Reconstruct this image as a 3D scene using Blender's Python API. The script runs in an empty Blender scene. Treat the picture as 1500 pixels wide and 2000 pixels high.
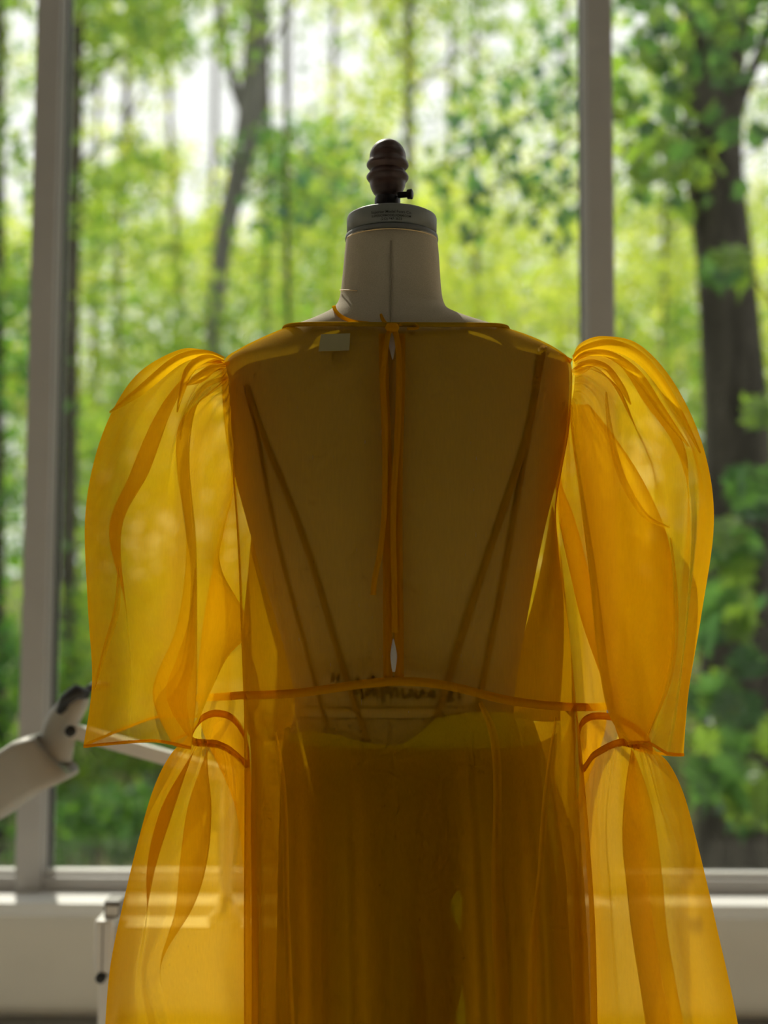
import bpy, math, random
import numpy as np
from mathutils import Matrix, Vector

# ------------------------------------------------------------------ camera, world, light
F_PX = 2400.0
EYE = Vector((0.0, 0.0, 1.15))
ROT = Matrix.Rotation(math.radians(90 + 4.2), 4, 'X') @ Matrix.Rotation(math.radians(0.25), 4, 'Z')
scene = bpy.context.scene
COL = scene.collection
cam_data = bpy.data.cameras.new('camera')
cam = bpy.data.objects.new('camera', cam_data)
COL.objects.link(cam)
cam.matrix_world = Matrix.Translation(EYE) @ ROT
cam_data.sensor_fit = 'VERTICAL'
cam_data.sensor_height = 36.0
cam_data.sensor_width = 27.0
cam_data.lens = 36.0 * F_PX / 2000.0
cam_data.clip_start = 0.05
cam_data.clip_end = 300
cam_data.dof.use_dof = True
cam_data.dof.focus_distance = 1.42
cam_data.dof.aperture_fstop = 2.3
scene.camera = cam

world = bpy.data.worlds.new('sky')
scene.world = world
world.use_nodes = True
bg = world.node_tree.nodes['Background']
bg.inputs['Color'].default_value = (1.0, 0.99, 0.965, 1)
bg.inputs['Strength'].default_value = 1.25

sun_data = bpy.data.lights.new('sun', 'SUN')
sun_data.energy = 5.0
sun_data.angle = math.radians(1.0)
sun_data.color = (1.0, 0.93, 0.8)
sun = bpy.data.objects.new('sun', sun_data)
COL.objects.link(sun)
sun.rotation_euler = Vector((0.22, -0.68, -0.77)).to_track_quat('-Z', 'Y').to_euler()

scene.view_settings.view_transform = 'Standard'
scene.view_settings.look = 'None'
scene.view_settings.exposure = 0.0
scene.view_settings.gamma = 1.0
scene.view_settings.use_curve_mapping = False
scene.cycles.max_bounces = 6
scene.cycles.diffuse_bounces = 3
scene.cycles.glossy_bounces = 3
scene.cycles.transmission_bounces = 6
scene.cycles.transparent_max_bounces = 28
scene.cycles.use_adaptive_sampling = True
scene.cycles.adaptive_threshold = 0.06
scene.cycles.adaptive_min_samples = 12
scene.cycles.use_denoising = True
scene.cycles.sample_clamp_indirect = 6.0
scene.cycles.caustics_reflective = False
scene.cycles.caustics_refractive = False

random.seed(7)
rng = np.random.default_rng(11)

# ------------------------------------------------------------------ helpers
R3 = ROT.to_3x3()


def P(x, y, Y):
    """Point at depth Y seen at pixel x, y of the 1500 x 2000 frame."""
    d = R3 @ Vector(((x - 750.0) / F_PX, -(y - 1000.0) / F_PX, -1.0))
    return EYE + d * (Y / d.y)


def mesh(name, verts, faces, mat, parent=None, smooth=True):
    me = bpy.data.meshes.new(name)
    me.from_pydata([tuple(v) for v in verts], [], faces)
    me.update()
    if smooth:
        me.polygons.foreach_set('use_smooth', [True] * len(me.polygons))
    ob = bpy.data.objects.new(name, me)
    if mat:
        me.materials.append(mat)
    COL.objects.link(ob)
    if parent:
        ob.parent = parent
    return ob


def tag(ob, label=None, category=None, group=None, kind=None):
    if label:
        ob['label'] = label
    if category:
        ob['category'] = category
    if group:
        ob['group'] = group
    if kind:
        ob['kind'] = kind
    return ob


def thing(name, label, category, group=None):
    e = bpy.data.objects.new(name, None)
    e.empty_display_size = 0.05
    COL.objects.link(e)
    return tag(e, label, category, group)


def struct(name):
    e = bpy.data.objects.new(name, None)
    COL.objects.link(e)
    e['kind'] = 'structure'
    return e


def box_geo(x0, x1, y0, y1, z0, z1, bev=0.0):
    b = min(bev, (x1 - x0) * .45, (y1 - y0) * .45, (z1 - z0) * .45)
    vs, fs = [], []
    if b <= 0:
        for x in (x0, x1):
            for y in (y0, y1):
                for z in (z0, z1):
                    vs.append((x, y, z))
        fs = [(0, 1, 3, 2), (4, 6, 7, 5), (0, 4, 5, 1), (2, 3, 7, 6), (0, 2, 6, 4), (1, 5, 7, 3)]
        return vs, fs
    import bmesh
    bm = bmesh.new()
    bmesh.ops.create_cube(bm, size=1)
    for v in bm.verts:
        v.co = Vector((x0 if v.co.x < 0 else x1, y0 if v.co.y < 0 else y1, z0 if v.co.z < 0 else z1))
    bmesh.ops.bevel(bm, geom=list(bm.edges), offset=b, segments=2, affect='EDGES', profile=0.5)
    bm.verts.index_update()
    vs = [tuple(v.co) for v in bm.verts]
    fs = [tuple(v.index for v in f.verts) for f in bm.faces]
    bm.free()
    return vs, fs


def box(name, x0, x1, y0, y1, z0, z1, mat, parent=None, bev=0.0):
    v, f = box_geo(x0, x1, y0, y1, z0, z1, bev)
    return mesh(name, v, f, mat, parent, smooth=False)


def cr(p0, p1, p2, p3, t):
    return 0.5 * ((2 * p1) + (-p0 + p2) * t + (2 * p0 - 5 * p1 + 4 * p2 - p3) * t * t
                  + (-p0 + 3 * p1 - 3 * p2 + p3) * t ** 3)


def spline(pts, n, closed=False):
    """Catmull-Rom through an (m, k) array, n samples for each span."""
    a = np.asarray(pts, float)
    m = len(a)
    out = []
    spans = m if closed else m - 1
    for i in range(spans):
        if closed:
            q = [a[(i - 1) % m], a[i], a[(i + 1) % m], a[(i + 2) % m]]
        else:
            q = [a[max(i - 1, 0)], a[i], a[i + 1], a[min(i + 2, m - 1)]]
        for k in range(n):
            out.append(cr(*q, k / n))
    if not closed:
        out.append(a[-1])
    return np.array(out)


def grid_faces(nu, nv, closed_u):
    fs = []
    for i in range(nu if closed_u else nu - 1):
        i2 = (i + 1) % nu
        for j in range(nv - 1):
            fs.append((i * nv + j, i2 * nv + j, i2 * nv + j + 1, i * nv + j + 1))
    return fs


def tube(path, radii, seg=8, cap=True):
    """Round tube along world points."""
    pts = [Vector(p) for p in path]
    n = len(pts)
    if not hasattr(radii, '__len__'):
        radii = [radii] * n
    vs, fs = [], []
    t0 = (pts[1] - pts[0]).normalized()
    ref = Vector((0, 0, 1)) if abs(t0.z) < .9 else Vector((0, 1, 0))
    nrm = t0.cross(ref).normalized()
    for i in range(n):
        t = (pts[min(i + 1, n - 1)] - pts[max(i - 1, 0)]).normalized()
        nrm = (nrm - t * nrm.dot(t)).normalized()
        b = t.cross(nrm)
        for k in range(seg):
            a = 2 * math.pi * k / seg
            vs.append(pts[i] + (nrm * math.cos(a) + b * math.sin(a)) * radii[i])
    for i in range(n - 1):
        for k in range(seg):
            k2 = (k + 1) % seg
            fs.append((i * seg + k, i * seg + k2, (i + 1) * seg + k2, (i + 1) * seg + k))
    if cap:
        fs.append(tuple(range(seg))[::-1])
        fs.append(tuple((n - 1) * seg + k for k in range(seg)))
    return vs, fs


def ribbon(path, width, thick=0.0012, facing=Vector((0, -1, 0)), widths=None):
    """Flat tape along world points, its broad side turned to `facing`."""
    pts = [Vector(p) for p in path]
    n = len(pts)
    vs, fs = [], []
    for i in range(n):
        t = (pts[min(i + 1, n - 1)] - pts[max(i - 1, 0)]).normalized()
        s = t.cross(facing).normalized() * ((widths[i] if widths else width) / 2)
        nn = s.cross(t).normalized() * (thick / 2)
        vs += [pts[i] - s - nn, pts[i] + s - nn, pts[i] + s + nn, pts[i] - s + nn]
    for i in range(n - 1):
        for k in range(4):
            k2 = (k + 1) % 4
            fs.append((i * 4 + k, i * 4 + k2, (i + 1) * 4 + k2, (i + 1) * 4 + k))
    fs.append((3, 2, 1, 0))
    fs.append(tuple((n - 1) * 4 + k for k in range(4)))
    return vs, fs


def lathe(profile, cx, cy, seg=40):
    """Solid of revolution, profile = [(radius, z)]."""
    vs, fs = [], []
    for r, z in profile:
        for k in range(seg):
            a = 2 * math.pi * k / seg
            vs.append((cx + r * math.cos(a), cy + r * math.sin(a), z))
    n = len(profile)
    for i in range(n - 1):
        for k in range(seg):
            k2 = (k + 1) % seg
            fs.append((i * seg + k, i * seg + k2, (i + 1) * seg + k2, (i + 1) * seg + k))
    fs.append(tuple(range(seg))[::-1])
    fs.append(tuple((n - 1) * seg + k for k in range(seg)))
    return vs, fs


# ------------------------------------------------------------------ materials
def new_mat(name):
    m = bpy.data.materials.new(name)
    m.use_nodes = True
    nt = m.node_tree
    nt.nodes.clear()
    out = nt.nodes.new('ShaderNodeOutputMaterial')
    return m, nt, out


def plain(name, color, rough=0.6, metal=0.0, noise=0.0, nscale=30.0, bump=0.0, stretch=(1, 1, 1), spec=0.4):
    m, nt, out = new_mat(name)
    p = nt.nodes.new('ShaderNodeBsdfPrincipled')
    p.inputs['Base Color'].default_value = (*color, 1)
    p.inputs['Roughness'].default_value = rough
    p.inputs['Metallic'].default_value = metal
    p.inputs['Specular IOR Level'].default_value = spec
    nt.links.new(p.outputs[0], out.inputs[0])
    if noise or bump:
        tc = nt.nodes.new('ShaderNodeTexCoord')
        mp = nt.nodes.new('ShaderNodeMapping')
        mp.inputs['Scale'].default_value = stretch
        nt.links.new(tc.outputs['Object'], mp.inputs[0])
        nz = nt.nodes.new('ShaderNodeTexNoise')
        nz.inputs['Scale'].default_value = nscale
        nz.inputs['Detail'].default_value = 5
        nt.links.new(mp.outputs[0], nz.inputs['Vector'])
        if noise:
            rp = nt.nodes.new('ShaderNodeValToRGB')
            rp.color_ramp.elements[0].position = .3
            rp.color_ramp.elements[1].position = .7
            rp.color_ramp.elements[0].color = (*[c * (1 - noise) for c in color], 1)
            rp.color_ramp.elements[1].color = (*[min(1, c * (1 + noise)) for c in color], 1)
            nt.links.new(nz.outputs['Fac'], rp.inputs[0])
            nt.links.new(rp.outputs[0], p.inputs['Base Color'])
        if bump:
            bp = nt.nodes.new('ShaderNodeBump')
            bp.inputs['Strength'].default_value = bump
            bp.inputs['Distance'].default_value = 0.02
            nt.links.new(nz.outputs['Fac'], bp.inputs['Height'])
            nt.links.new(bp.outputs[0], p.inputs['Normal'])
    return m


def organza(name, tint, scatter, opacity, edge, diffuse_share=0.3):
    """Sheer woven cloth: open weave lets light pass straight, the threads scatter it."""
    m, nt, out = new_mat(name)
    N = nt.nodes.new
    L = nt.links.new
    tr = N('ShaderNodeBsdfTransparent')
    tr.inputs['Color'].default_value = (*tint, 1)
    tl = N('ShaderNodeBsdfTranslucent')
    tl.inputs['Color'].default_value = (*scatter, 1)
    df = N('ShaderNodeBsdfDiffuse')
    df.inputs['Color'].default_value = (*scatter, 1)
    mix1 = N('ShaderNodeMixShader')
    mix1.inputs[0].default_value = diffuse_share
    L(tl.outputs[0], mix1.inputs[1])
    L(df.outputs[0], mix1.inputs[2])
    # thread density: more thread in the line of sight where the cloth turns edge-on
    lw = N('ShaderNodeLayerWeight')
    lw.inputs['Blend'].default_value = 0.5
    pw = N('ShaderNodeMath')
    pw.operation = 'POWER'
    L(lw.outputs['Facing'], pw.inputs[0])
    pw.inputs[1].default_value = 2.5
    sc = N('ShaderNodeMath')
    sc.operation = 'MULTIPLY_ADD'
    L(pw.outputs[0], sc.inputs[0])
    sc.inputs[1].default_value = edge - opacity
    sc.inputs[2].default_value = opacity
    # uneven slub of the weave
    tc = N('ShaderNodeTexCoord')
    mp = N('ShaderNodeMapping')
    mp.inputs['Scale'].default_value = (700, 700, 60)
    L(tc.outputs['Object'], mp.inputs[0])
    nz = N('ShaderNodeTexNoise')
    nz.inputs['Scale'].default_value = 1.0
    nz.inputs['Detail'].default_value = 0
    L(mp.outputs[0], nz.inputs['Vector'])
    ma = N('ShaderNodeMath')
    ma.operation = 'MULTIPLY_ADD'
    L(nz.outputs['Fac'], ma.inputs[0])
    ma.inputs[1].default_value = 0.07
    ma.inputs[2].default_value = -0.035
    ad = N('ShaderNodeMath')
    ad.operation = 'ADD'
    ad.use_clamp = True
    L(sc.outputs[0], ad.inputs[0])
    L(ma.outputs[0], ad.inputs[1])
    mix = N('ShaderNodeMixShader')
    L(ad.outputs[0], mix.inputs[0])
    L(tr.outputs[0], mix.inputs[1])
    L(mix1.outputs[0], mix.inputs[2])
    L(mix.outputs[0], out.inputs[0])
    return m


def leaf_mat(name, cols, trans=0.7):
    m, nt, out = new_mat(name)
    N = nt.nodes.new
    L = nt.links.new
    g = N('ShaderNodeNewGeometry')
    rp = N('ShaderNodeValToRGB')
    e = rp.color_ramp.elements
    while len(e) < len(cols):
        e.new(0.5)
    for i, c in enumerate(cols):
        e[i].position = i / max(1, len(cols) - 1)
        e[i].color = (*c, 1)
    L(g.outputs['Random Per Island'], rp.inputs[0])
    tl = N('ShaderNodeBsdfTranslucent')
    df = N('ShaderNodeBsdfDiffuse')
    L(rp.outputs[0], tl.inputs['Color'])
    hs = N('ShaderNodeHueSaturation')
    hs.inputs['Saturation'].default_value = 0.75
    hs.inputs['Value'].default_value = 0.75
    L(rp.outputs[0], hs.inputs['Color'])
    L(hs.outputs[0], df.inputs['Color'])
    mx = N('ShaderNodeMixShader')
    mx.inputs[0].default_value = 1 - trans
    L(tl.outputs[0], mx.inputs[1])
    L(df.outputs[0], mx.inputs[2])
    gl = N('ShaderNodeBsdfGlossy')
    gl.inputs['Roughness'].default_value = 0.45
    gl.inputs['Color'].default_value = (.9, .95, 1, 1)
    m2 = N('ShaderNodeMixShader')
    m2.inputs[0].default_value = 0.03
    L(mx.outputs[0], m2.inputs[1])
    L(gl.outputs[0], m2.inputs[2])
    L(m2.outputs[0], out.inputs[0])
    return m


def glass_mat():
    m, nt, out = new_mat('window_glass')
    N = nt.nodes.new
    tr = N('ShaderNodeBsdfTransparent')
    tr.inputs['Color'].default_value = (.97, .985, .975, 1)
    gl = N('ShaderNodeBsdfGlossy')
    gl.inputs['Roughness'].default_value = 0.02
    lw = N('ShaderNodeLayerWeight')          # Schlick reflectance, alike on both faces of the pane
    lw.inputs['Blend'].default_value = 0.5
    pw = N('ShaderNodeMath')
    pw.operation = 'POWER'
    nt.links.new(lw.outputs['Facing'], pw.inputs[0])
    pw.inputs[1].default_value = 5
    fr = N('ShaderNodeMath')
    fr.operation = 'MULTIPLY_ADD'
    nt.links.new(pw.outputs[0], fr.inputs[0])
    fr.inputs[1].default_value = 0.96
    fr.inputs[2].default_value = 0.03
    mx = N('ShaderNodeMixShader')
    nt.links.new(fr.outputs[0], mx.inputs[0])
    nt.links.new(tr.outputs[0], mx.inputs[1])
    nt.links.new(gl.outputs[0], mx.inputs[2])
    nt.links.new(mx.outputs[0], out.inputs[0])
    return m


M = {}
M['wall'] = plain('painted_wall', (.84, .79, .69), .8, noise=.03, nscale=6)
M['ceiling'] = plain('ceiling_paint', (.42, .40, .37), .9, noise=.02, nscale=5)
M['floor'] = plain('grey_vinyl_floor', (.56, .54, .50), .5, noise=.08, nscale=14)
M['frame'] = plain('aluminium_frame', (.46, .44, .42), .45, noise=.03, nscale=9)
M['gasket'] = plain('black_gasket', (.02, .02, .022), .6, noise=.1)
M['sill'] = plain('white_sill', (.80, .79, .77), .35, noise=.02)
M['baseboard'] = plain('shade_dark_baseboard', (.16, .15, .13), .6, noise=.08)  # dark tone puts the shadow at the wall foot into the colour
M['glass'] = glass_mat()
M['linen'] = plain('linen_cover', (.47, .405, .30), .9, noise=.10, nscale=900, bump=.05, spec=.1)
M['seam'] = plain('linen_seam', (.30, .25, .17), .9, noise=.1, nscale=600)
M['cap'] = plain('grey_metal_cap', (.20, .205, .19), .6, .15, noise=.08, nscale=60)
M['capband'] = plain('dull_metal_band', (.14, .14, .13), .6, .1, noise=.08, nscale=60)
M['gold_thread'] = plain('pale_piping', (.75, .55, .28), .6, noise=.1, nscale=300)
M['wood'] = plain('dark_turned_wood', (.062, .03, .024), .45, noise=.35, nscale=40, stretch=(1, 1, 6))
M['iron'] = plain('black_iron', (.03, .025, .025), .5, .6, noise=.2)
M['ink'] = plain('black_ink', (.03, .03, .028), .8, noise=.1)
M['marker'] = plain('marker_ink', (.06, .05, .035), .9, noise=.2)
M['paper'] = plain('cream_tag', (.38, .32, .15), .8, noise=.05)
M['white_plastic'] = plain('white_enamel', (.72, .70, .66), .4, noise=.02)
M['shaded_lamp_enamel'] = plain('shaded_lamp_enamel', (.42, .40, .35), .5, noise=.02)  # white enamel darkened in colour, as the lamp stands in shadow
M['black_plastic'] = plain('black_plastic', (.02, .02, .02), .5, noise=.1)
M['grey_plastic'] = plain('grey_plastic', (.2, .19, .18), .5, noise=.1)
M['organza'] = organza('saffron_organza', (.99, .905, .58), (.85, .525, .006), .40, .90, .12)
M['organza_double'] = organza('doubled_organza', (.98, .75, .2), (.82, .50, .005), .66, .92, .2)
M['binding'] = organza('folded_organza_edge', (.95, .65, .15), (.78, .44, .005), .74, .92, .4)
M['slip'] = organza('slip_cloth', (.9, .7, .25), (.78, .78, .05), .88, .97, .7)
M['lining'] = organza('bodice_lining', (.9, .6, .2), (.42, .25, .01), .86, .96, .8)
M['skirt_lining'] = organza('skirt_lining_cloth', (.94, .82, .4), (.62, .40, .006), .58, .92, .3)
M['strap'] = plain('slip_strap', (.30, .17, .02), .7, noise=.1, nscale=300)
M['bark_dark'] = plain('dark_bark', (.055, .050, .040), .95, noise=.5, nscale=5, bump=.9, stretch=(3, 3, .6), spec=.1)
M['bark_grey'] = plain('grey_bark', (.15, .145, .13), .95, noise=.3, nscale=5, bump=.6, stretch=(3, 3, .8), spec=.1)
M['bark_brown'] = plain('brown_bark', (.09, .08, .065), .95, noise=.35, nscale=5, bump=.6, stretch=(3, 3, .8), spec=.1)
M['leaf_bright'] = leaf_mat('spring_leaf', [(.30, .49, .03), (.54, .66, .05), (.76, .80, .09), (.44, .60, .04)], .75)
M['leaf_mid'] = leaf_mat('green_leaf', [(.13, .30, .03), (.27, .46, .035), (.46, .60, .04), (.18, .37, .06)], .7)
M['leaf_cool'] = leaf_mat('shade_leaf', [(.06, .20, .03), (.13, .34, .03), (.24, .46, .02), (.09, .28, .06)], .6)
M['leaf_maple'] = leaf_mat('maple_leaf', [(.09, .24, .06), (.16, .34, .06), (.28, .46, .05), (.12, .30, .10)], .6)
M['ground'] = plain('forest_floor', (.13, .13, .06), .95, noise=.6, nscale=2.5, bump=.5, spec=.05)

# ------------------------------------------------------------------ room shell
WY = 2.80                     # inner face of the window wall
ZS = P(750, 1750, WY).z       # sill height
ROOM_X0, ROOM_X1, ROOM_Y0, ROOM_H = -3.2, 3.2, -3.6, 4.0
HEAD = 3.80


def sbox(name, *a, **k):
    o = box(name, *a, **k)
    o['kind'] = 'structure'
    return o


sbox('floor', ROOM_X0 - .2, ROOM_X1 + .2, ROOM_Y0 - .2, WY + .25, -.1, 0, M['floor'])
sbox('ceiling', ROOM_X0 - .2, ROOM_X1 + .2, ROOM_Y0 - .2, WY + .25, ROOM_H, ROOM_H + .15, M['ceiling'])
sbox('wall_left', ROOM_X0 - .2, ROOM_X0, ROOM_Y0 - .2, WY + .25, 0, ROOM_H, M['wall'])
sbox('wall_right', ROOM_X1, ROOM_X1 + .2, ROOM_Y0 - .2, WY + .25, 0, ROOM_H, M['wall'])
sbox('wall_back', ROOM_X0, ROOM_X1, ROOM_Y0 - .2, ROOM_Y0, 0, ROOM_H, M['ceiling'])
sbox('wall_front', ROOM_X0, ROOM_X1, WY, WY + .22, 0, ZS - .03, M['wall'])
sbox('trim_1', ROOM_X0, ROOM_X1, WY, WY + .22, HEAD, ROOM_H, M['wall'])
sbox('window_sill', ROOM_X0, ROOM_X1, WY - .075, WY + .2, ZS - .03, ZS, M['sill'], bev=.004)
sbox('baseboard_front', ROOM_X0, ROOM_X1, WY - .05, WY - .0005, 0, .235, M['baseboard'], bev=.006)

# added fill light panels, out of view, to brighten the room
for i, (lx, ly) in enumerate([(-1.6, 1.0), (1.6, 1.0)]):
    pl = thing('fill_light_panel', 'unseen white panel of added fill light above the viewer on the %s' % ('left', 'right')[i], 'added fill light', 'added fill light panels')
    box('housing', lx - .32, lx + .32, ly - .32, ly + .32, ROOM_H - .06, ROOM_H, M['white_plastic'], pl, bev=.01)
    ld = bpy.data.lights.new('fill_lamp', 'AREA')
    ld.energy = 4.0
    ld.size = .6
    ld.color = (1, .95, .86)
    lo = bpy.data.objects.new('fill_lamp', ld)
    COL.objects.link(lo)
    lo.location = (lx, ly, ROOM_H - .065)
    lo.parent = pl

# mullions: (left edge px, right edge px) read at two heights, at the inner face of the frame
FY0, FY1 = WY + .02, WY + .13
xm0a = (P(66, 100, FY0).x + P(38, 1500, FY0).x) / 2
xm0b = (P(112, 100, FY0).x + P(88, 1500, FY0).x) / 2
xm1a, xm1b = P(1146, 300, FY0).x, P(1197, 300, FY0).x
ZB = P(750, 1707, FY0).z      # top of bottom rail
edges = [(ROOM_X0, ROOM_X0 + .06), (xm0a, xm0b), (xm1a, xm1b), (ROOM_X1 - .06, ROOM_X1)]
for n in range(4):
    o = sbox('trim_%d' % (n + 2), edges[n][0], edges[n][1], FY0, FY1, ZS, HEAD, M['frame'], bev=.003)
for n in range(3):
    x0, x1 = edges[n][1], edges[n + 1][0]
    w = struct('window_%d' % (n + 1))
    box('bottom_rail', x0, x1, FY0 + .012, FY1 - .01, ZS, ZB - .012, M['frame'], w, bev=.003)
    box('glazing_bead', x0, x1, FY0 + .03, FY0 + .055, ZB - .012, ZB, M['sill'], w, bev=.003)
    box('top_rail', x0, x1, FY0 + .012, FY1 - .01, HEAD - .06, HEAD, M['frame'], w, bev=.003)
    box('side_stile', x0, x0 + .005, FY0 + .018, FY1 - .01, ZB, HEAD - .06, M['frame'], w, bev=.002)
    box('side_stile', x1 - .005, x1, FY0 + .018, FY1 - .01, ZB, HEAD - .06, M['frame'], w, bev=.002)
    for s, xx in ((1, x0 + .005), (-1, x1 - .005)):
        a, b = sorted((xx, xx + s * .004))
        box('gasket', a, b, FY0 + .045, FY0 + .075, ZB, HEAD - .06, M['gasket'], w)
    box('pane', x0 + .004, x1 - .004, FY0 + .055, FY0 + .061, ZB - .006, HEAD - .05, M['glass'], w)

# ------------------------------------------------------------------ ground outside
gv, gf = [], []
NX, NYG = 40, 50
for j in range(NYG + 1):
    Y = WY + .25 + (j / NYG) ** 1.6 * 70
    for i in range(NX + 1):
        X = -35 + 70 * i / NX
        z = -.55 + .0 * Y + .05 * max(0, Y - 10) + .10 * math.sin(X * .9 + Y * .5) + .08 * math.sin(X * 2.1 - Y * 1.3)
        gv.append((X, Y, z))
for j in range(NYG):
    for i in range(NX):
        a = j * (NX + 1) + i
        gf.append((a, a + 1, a + NX + 2, a + NX + 1))
g = mesh('ground', gv, gf, M['ground'])
g['kind'] = 'structure'


def ground_z(X, Y):
    return -.55 + .05 * max(0, Y - 10) + .10 * math.sin(X * .9 + Y * .5) + .08 * math.sin(X * 2.1 - Y * 1.3)


# ------------------------------------------------------------------ trees
def leaves_mesh(name, centres, size, mat, parent, jitter=.35):
    """Thousands of small leaves as one mesh: six-cornered blades folded on the midrib."""
    n = len(centres)
    c = np.asarray(centres)
    u = rng.normal(size=(n, 3))
    u[:, 2] -= .35
    u /= np.linalg.norm(u, axis=1)[:, None]
    w = rng.normal(size=(n, 3))
    w[:, 2] += .5
    v = np.cross(u, w)
    v /= np.linalg.norm(v, axis=1)[:, None] + 1e-9
    nn = np.cross(u, v)
    s = (size * (1 + jitter * rng.uniform(-1, 1, n)))[:, None]
    outline = [(-.5, 0, 0), (-.12, .36, .10), (.22, .27, .08), (.5, 0, 0), (.22, -.27, .08), (-.12, -.36, .10)]
    V = np.stack([c + s * (a * u + b * v + h * nn) for a, b, h in outline], 1).reshape(-1, 3)
    idx = np.arange(n)[:, None] * 6
    F = np.concatenate([idx + np.array([[0, 1, 2, 3]]), idx + np.array([[0, 3, 4, 5]])], 1).reshape(-1)
    me = bpy.data.meshes.new(name)
    me.vertices.add(n * 6)
    me.vertices.foreach_set('co', V.astype(np.float32).ravel())
    me.loops.add(n * 8)
    me.loops.foreach_set('vertex_index', F.astype(np.int32))
    me.polygons.add(n * 2)
    me.polygons.foreach_set('loop_start', np.arange(n * 2, dtype=np.int32) * 4)
    me.update(calc_edges=True)
    me.validate()
    me.materials.append(mat)
    ob = bpy.data.objects.new(name, me)
    COL.objects.link(ob)
    ob.parent = parent
    ob['kind'] = 'stuff'
    return ob


SKY = [(395, 200, 75, 95), (225, 205, 60, 70), (585, 105, 70, 75), (560, 30, 45, 60), (405, 60, 45, 60), (300, 250, 40, 40), (40, 60, 25, 40),
       (50, 240, 18, 40), (200, 295, 40, 30), (575, 190, 45, 40), (850, 190, 40, 45), (870, 105, 35, 30), (975, 95, 35, 30), (1080, 110, 30, 40), (1260, 45, 60, 30), (370, 380, 30, 60),
       (995, 20, 40, 18), (480, 430, 25, 60), (410, 310, 40, 50), (640, 40, 40, 40), (690, 130, 35, 35), (35, 390, 18, 40), (1480, 130, 25, 60)]


def sky_gap(px, py):
    g = 0
    for x, y, rx, ry in SKY:
        d = ((px - x) / rx) ** 2 + ((py - y) / ry) ** 2
        if d < 1.6:
            g = max(g, (1 - .62 * d) * (1 if (x, y) == (395, 200) else .72))
    return g


def clusters(box_px, Y, nC, rad, per, dY=1.0, flat=.55, gap=True):
    """Leaf positions in clumps whose middles lie in a region of the view, at depth Y +- dY."""
    x0, y0, x1, y1 = box_px
    out = []
    tries = 0
    k = 0
    while k < nC and tries < nC * 12:
        tries += 1
        px, py = random.uniform(x0, x1), random.uniform(y0, y1)
        if gap and random.random() < sky_gap(px, py) * 1.3:
            continue
        k += 1
        yy = Y + random.uniform(-dY, dY)
        c = np.array(P(px, py, yy))
        p = rng.normal(size=(per, 3)) * np.array([rad, rad, rad * flat]) + c
        out.append(p)
    a = np.concatenate(out)
    if gap:
        # thin the leaves that would close the open sky between the crowns
        loc = (a - np.array(EYE)) @ np.array(R3)
        px = 750 + F_PX * loc[:, 0] / -loc[:, 2]
        py = 1000 - F_PX * loc[:, 1] / -loc[:, 2]
        keep = np.array([rng.random() > sky_gap(x, y) * 1.25 if y < 500 else True for x, y in zip(px, py)])
        a = a[keep]
    return a


def trunk_path(pts, Y, n=5):
    """pts = (px, py, width px): world path and radii, foot run down into the ground."""
    sp = spline(pts, n)
    path = [P(a, b, Y) for a, b, w in sp]
    rad = [max(.004, w / 2 * Y / F_PX) for a, b, w in sp]
    return path, rad


def tree(name, label, Y, pts, bark, branches=(), crowns=(), group='woodland trees outside the window', seg=14):
    t = thing(name, label, 'tree', group)
    path, rad = trunk_path(pts, Y)
    gz = ground_z(path[-1].x, Y)
    last = path[-1]
    if last.z > gz - .05:
        d = (path[-1] - path[-2])
        k = (last.z - gz + .1)
        path.append(Vector((last.x + d.x / max(1e-3, -d.z) * k * .4, last.y, gz - .1)))
        rad.append(rad[-1] * 1.35)
    v, f = tube(path, rad, seg)
    mesh('trunk', v, f, bark, t)
    for b in branches:
        p, r = trunk_path(b, Y, 4)
        p = [q + Vector((0, math.sin(i * .3) * .08, 0)) for i, q in enumerate(p)]
        v, f = tube(p, r, 8)
        mesh('branch', v, f, bark, t)
    for (bx, nC, rd, per, size, mat, dY) in crowns:
        a = clusters(bx, Y, nC, rd, per, dY)
        a = a[(a[:, 1] > WY + .6)]
        leaves_mesh('foliage', a, size, M[mat], t)
    return t


tree('oak_tree', 'massive dark-barked tree trunk close behind the right window pane', 6.2,
     [(1395, -420, 118), (1397, 0, 124), (1393, 300, 114), (1414, 500, 110), (1430, 700, 120), (1441, 900, 130),
      (1440, 1200, 138), (1442, 1500, 150), (1444, 1720, 178)], M['bark_dark'],
     branches=[[(1360, 262, 14), (1320, 252, 13), (1270, 250, 10), (1235, 248, 7), (1180, 230, 4)], [(1440, 220, 26), (1480, 120, 22), (1530, 0, 18)]],
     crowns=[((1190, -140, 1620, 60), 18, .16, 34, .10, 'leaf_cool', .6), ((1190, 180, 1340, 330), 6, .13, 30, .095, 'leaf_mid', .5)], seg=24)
tree('beech_tree', 'pale grey curving forked tree trunk between the left mullion and the dress form', 11,
     [(512, -420, 38), (503, 0, 44), (498, 100, 47), (490, 220, 54), (470, 320, 44), (447, 420, 39), (430, 520, 35), (420, 620, 33), (402, 760, 34), (372, 950, 36),
      (342, 1150, 38), (312, 1400, 43), (295, 1540, 46)], M['bark_grey'],
     branches=[[(487, 235, 26), (462, 180, 22), (440, 90, 18), (425, -40, 16), (415, -200, 12)], [(500, 130, 12), (540, 60, 9), (590, -30, 6)], [(452, 400, 10), (520, 350, 7), (590, 330, 4)]],
     crowns=[((300, -150, 620, 110), 40, .26, 34, .085, 'leaf_mid', 1.2), ((480, 250, 660, 480), 16, .2, 36, .085, 'leaf_cool', .8), ((250, 560, 560, 800), 24, .24, 40, .085, 'leaf_mid', 1.0)])
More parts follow.
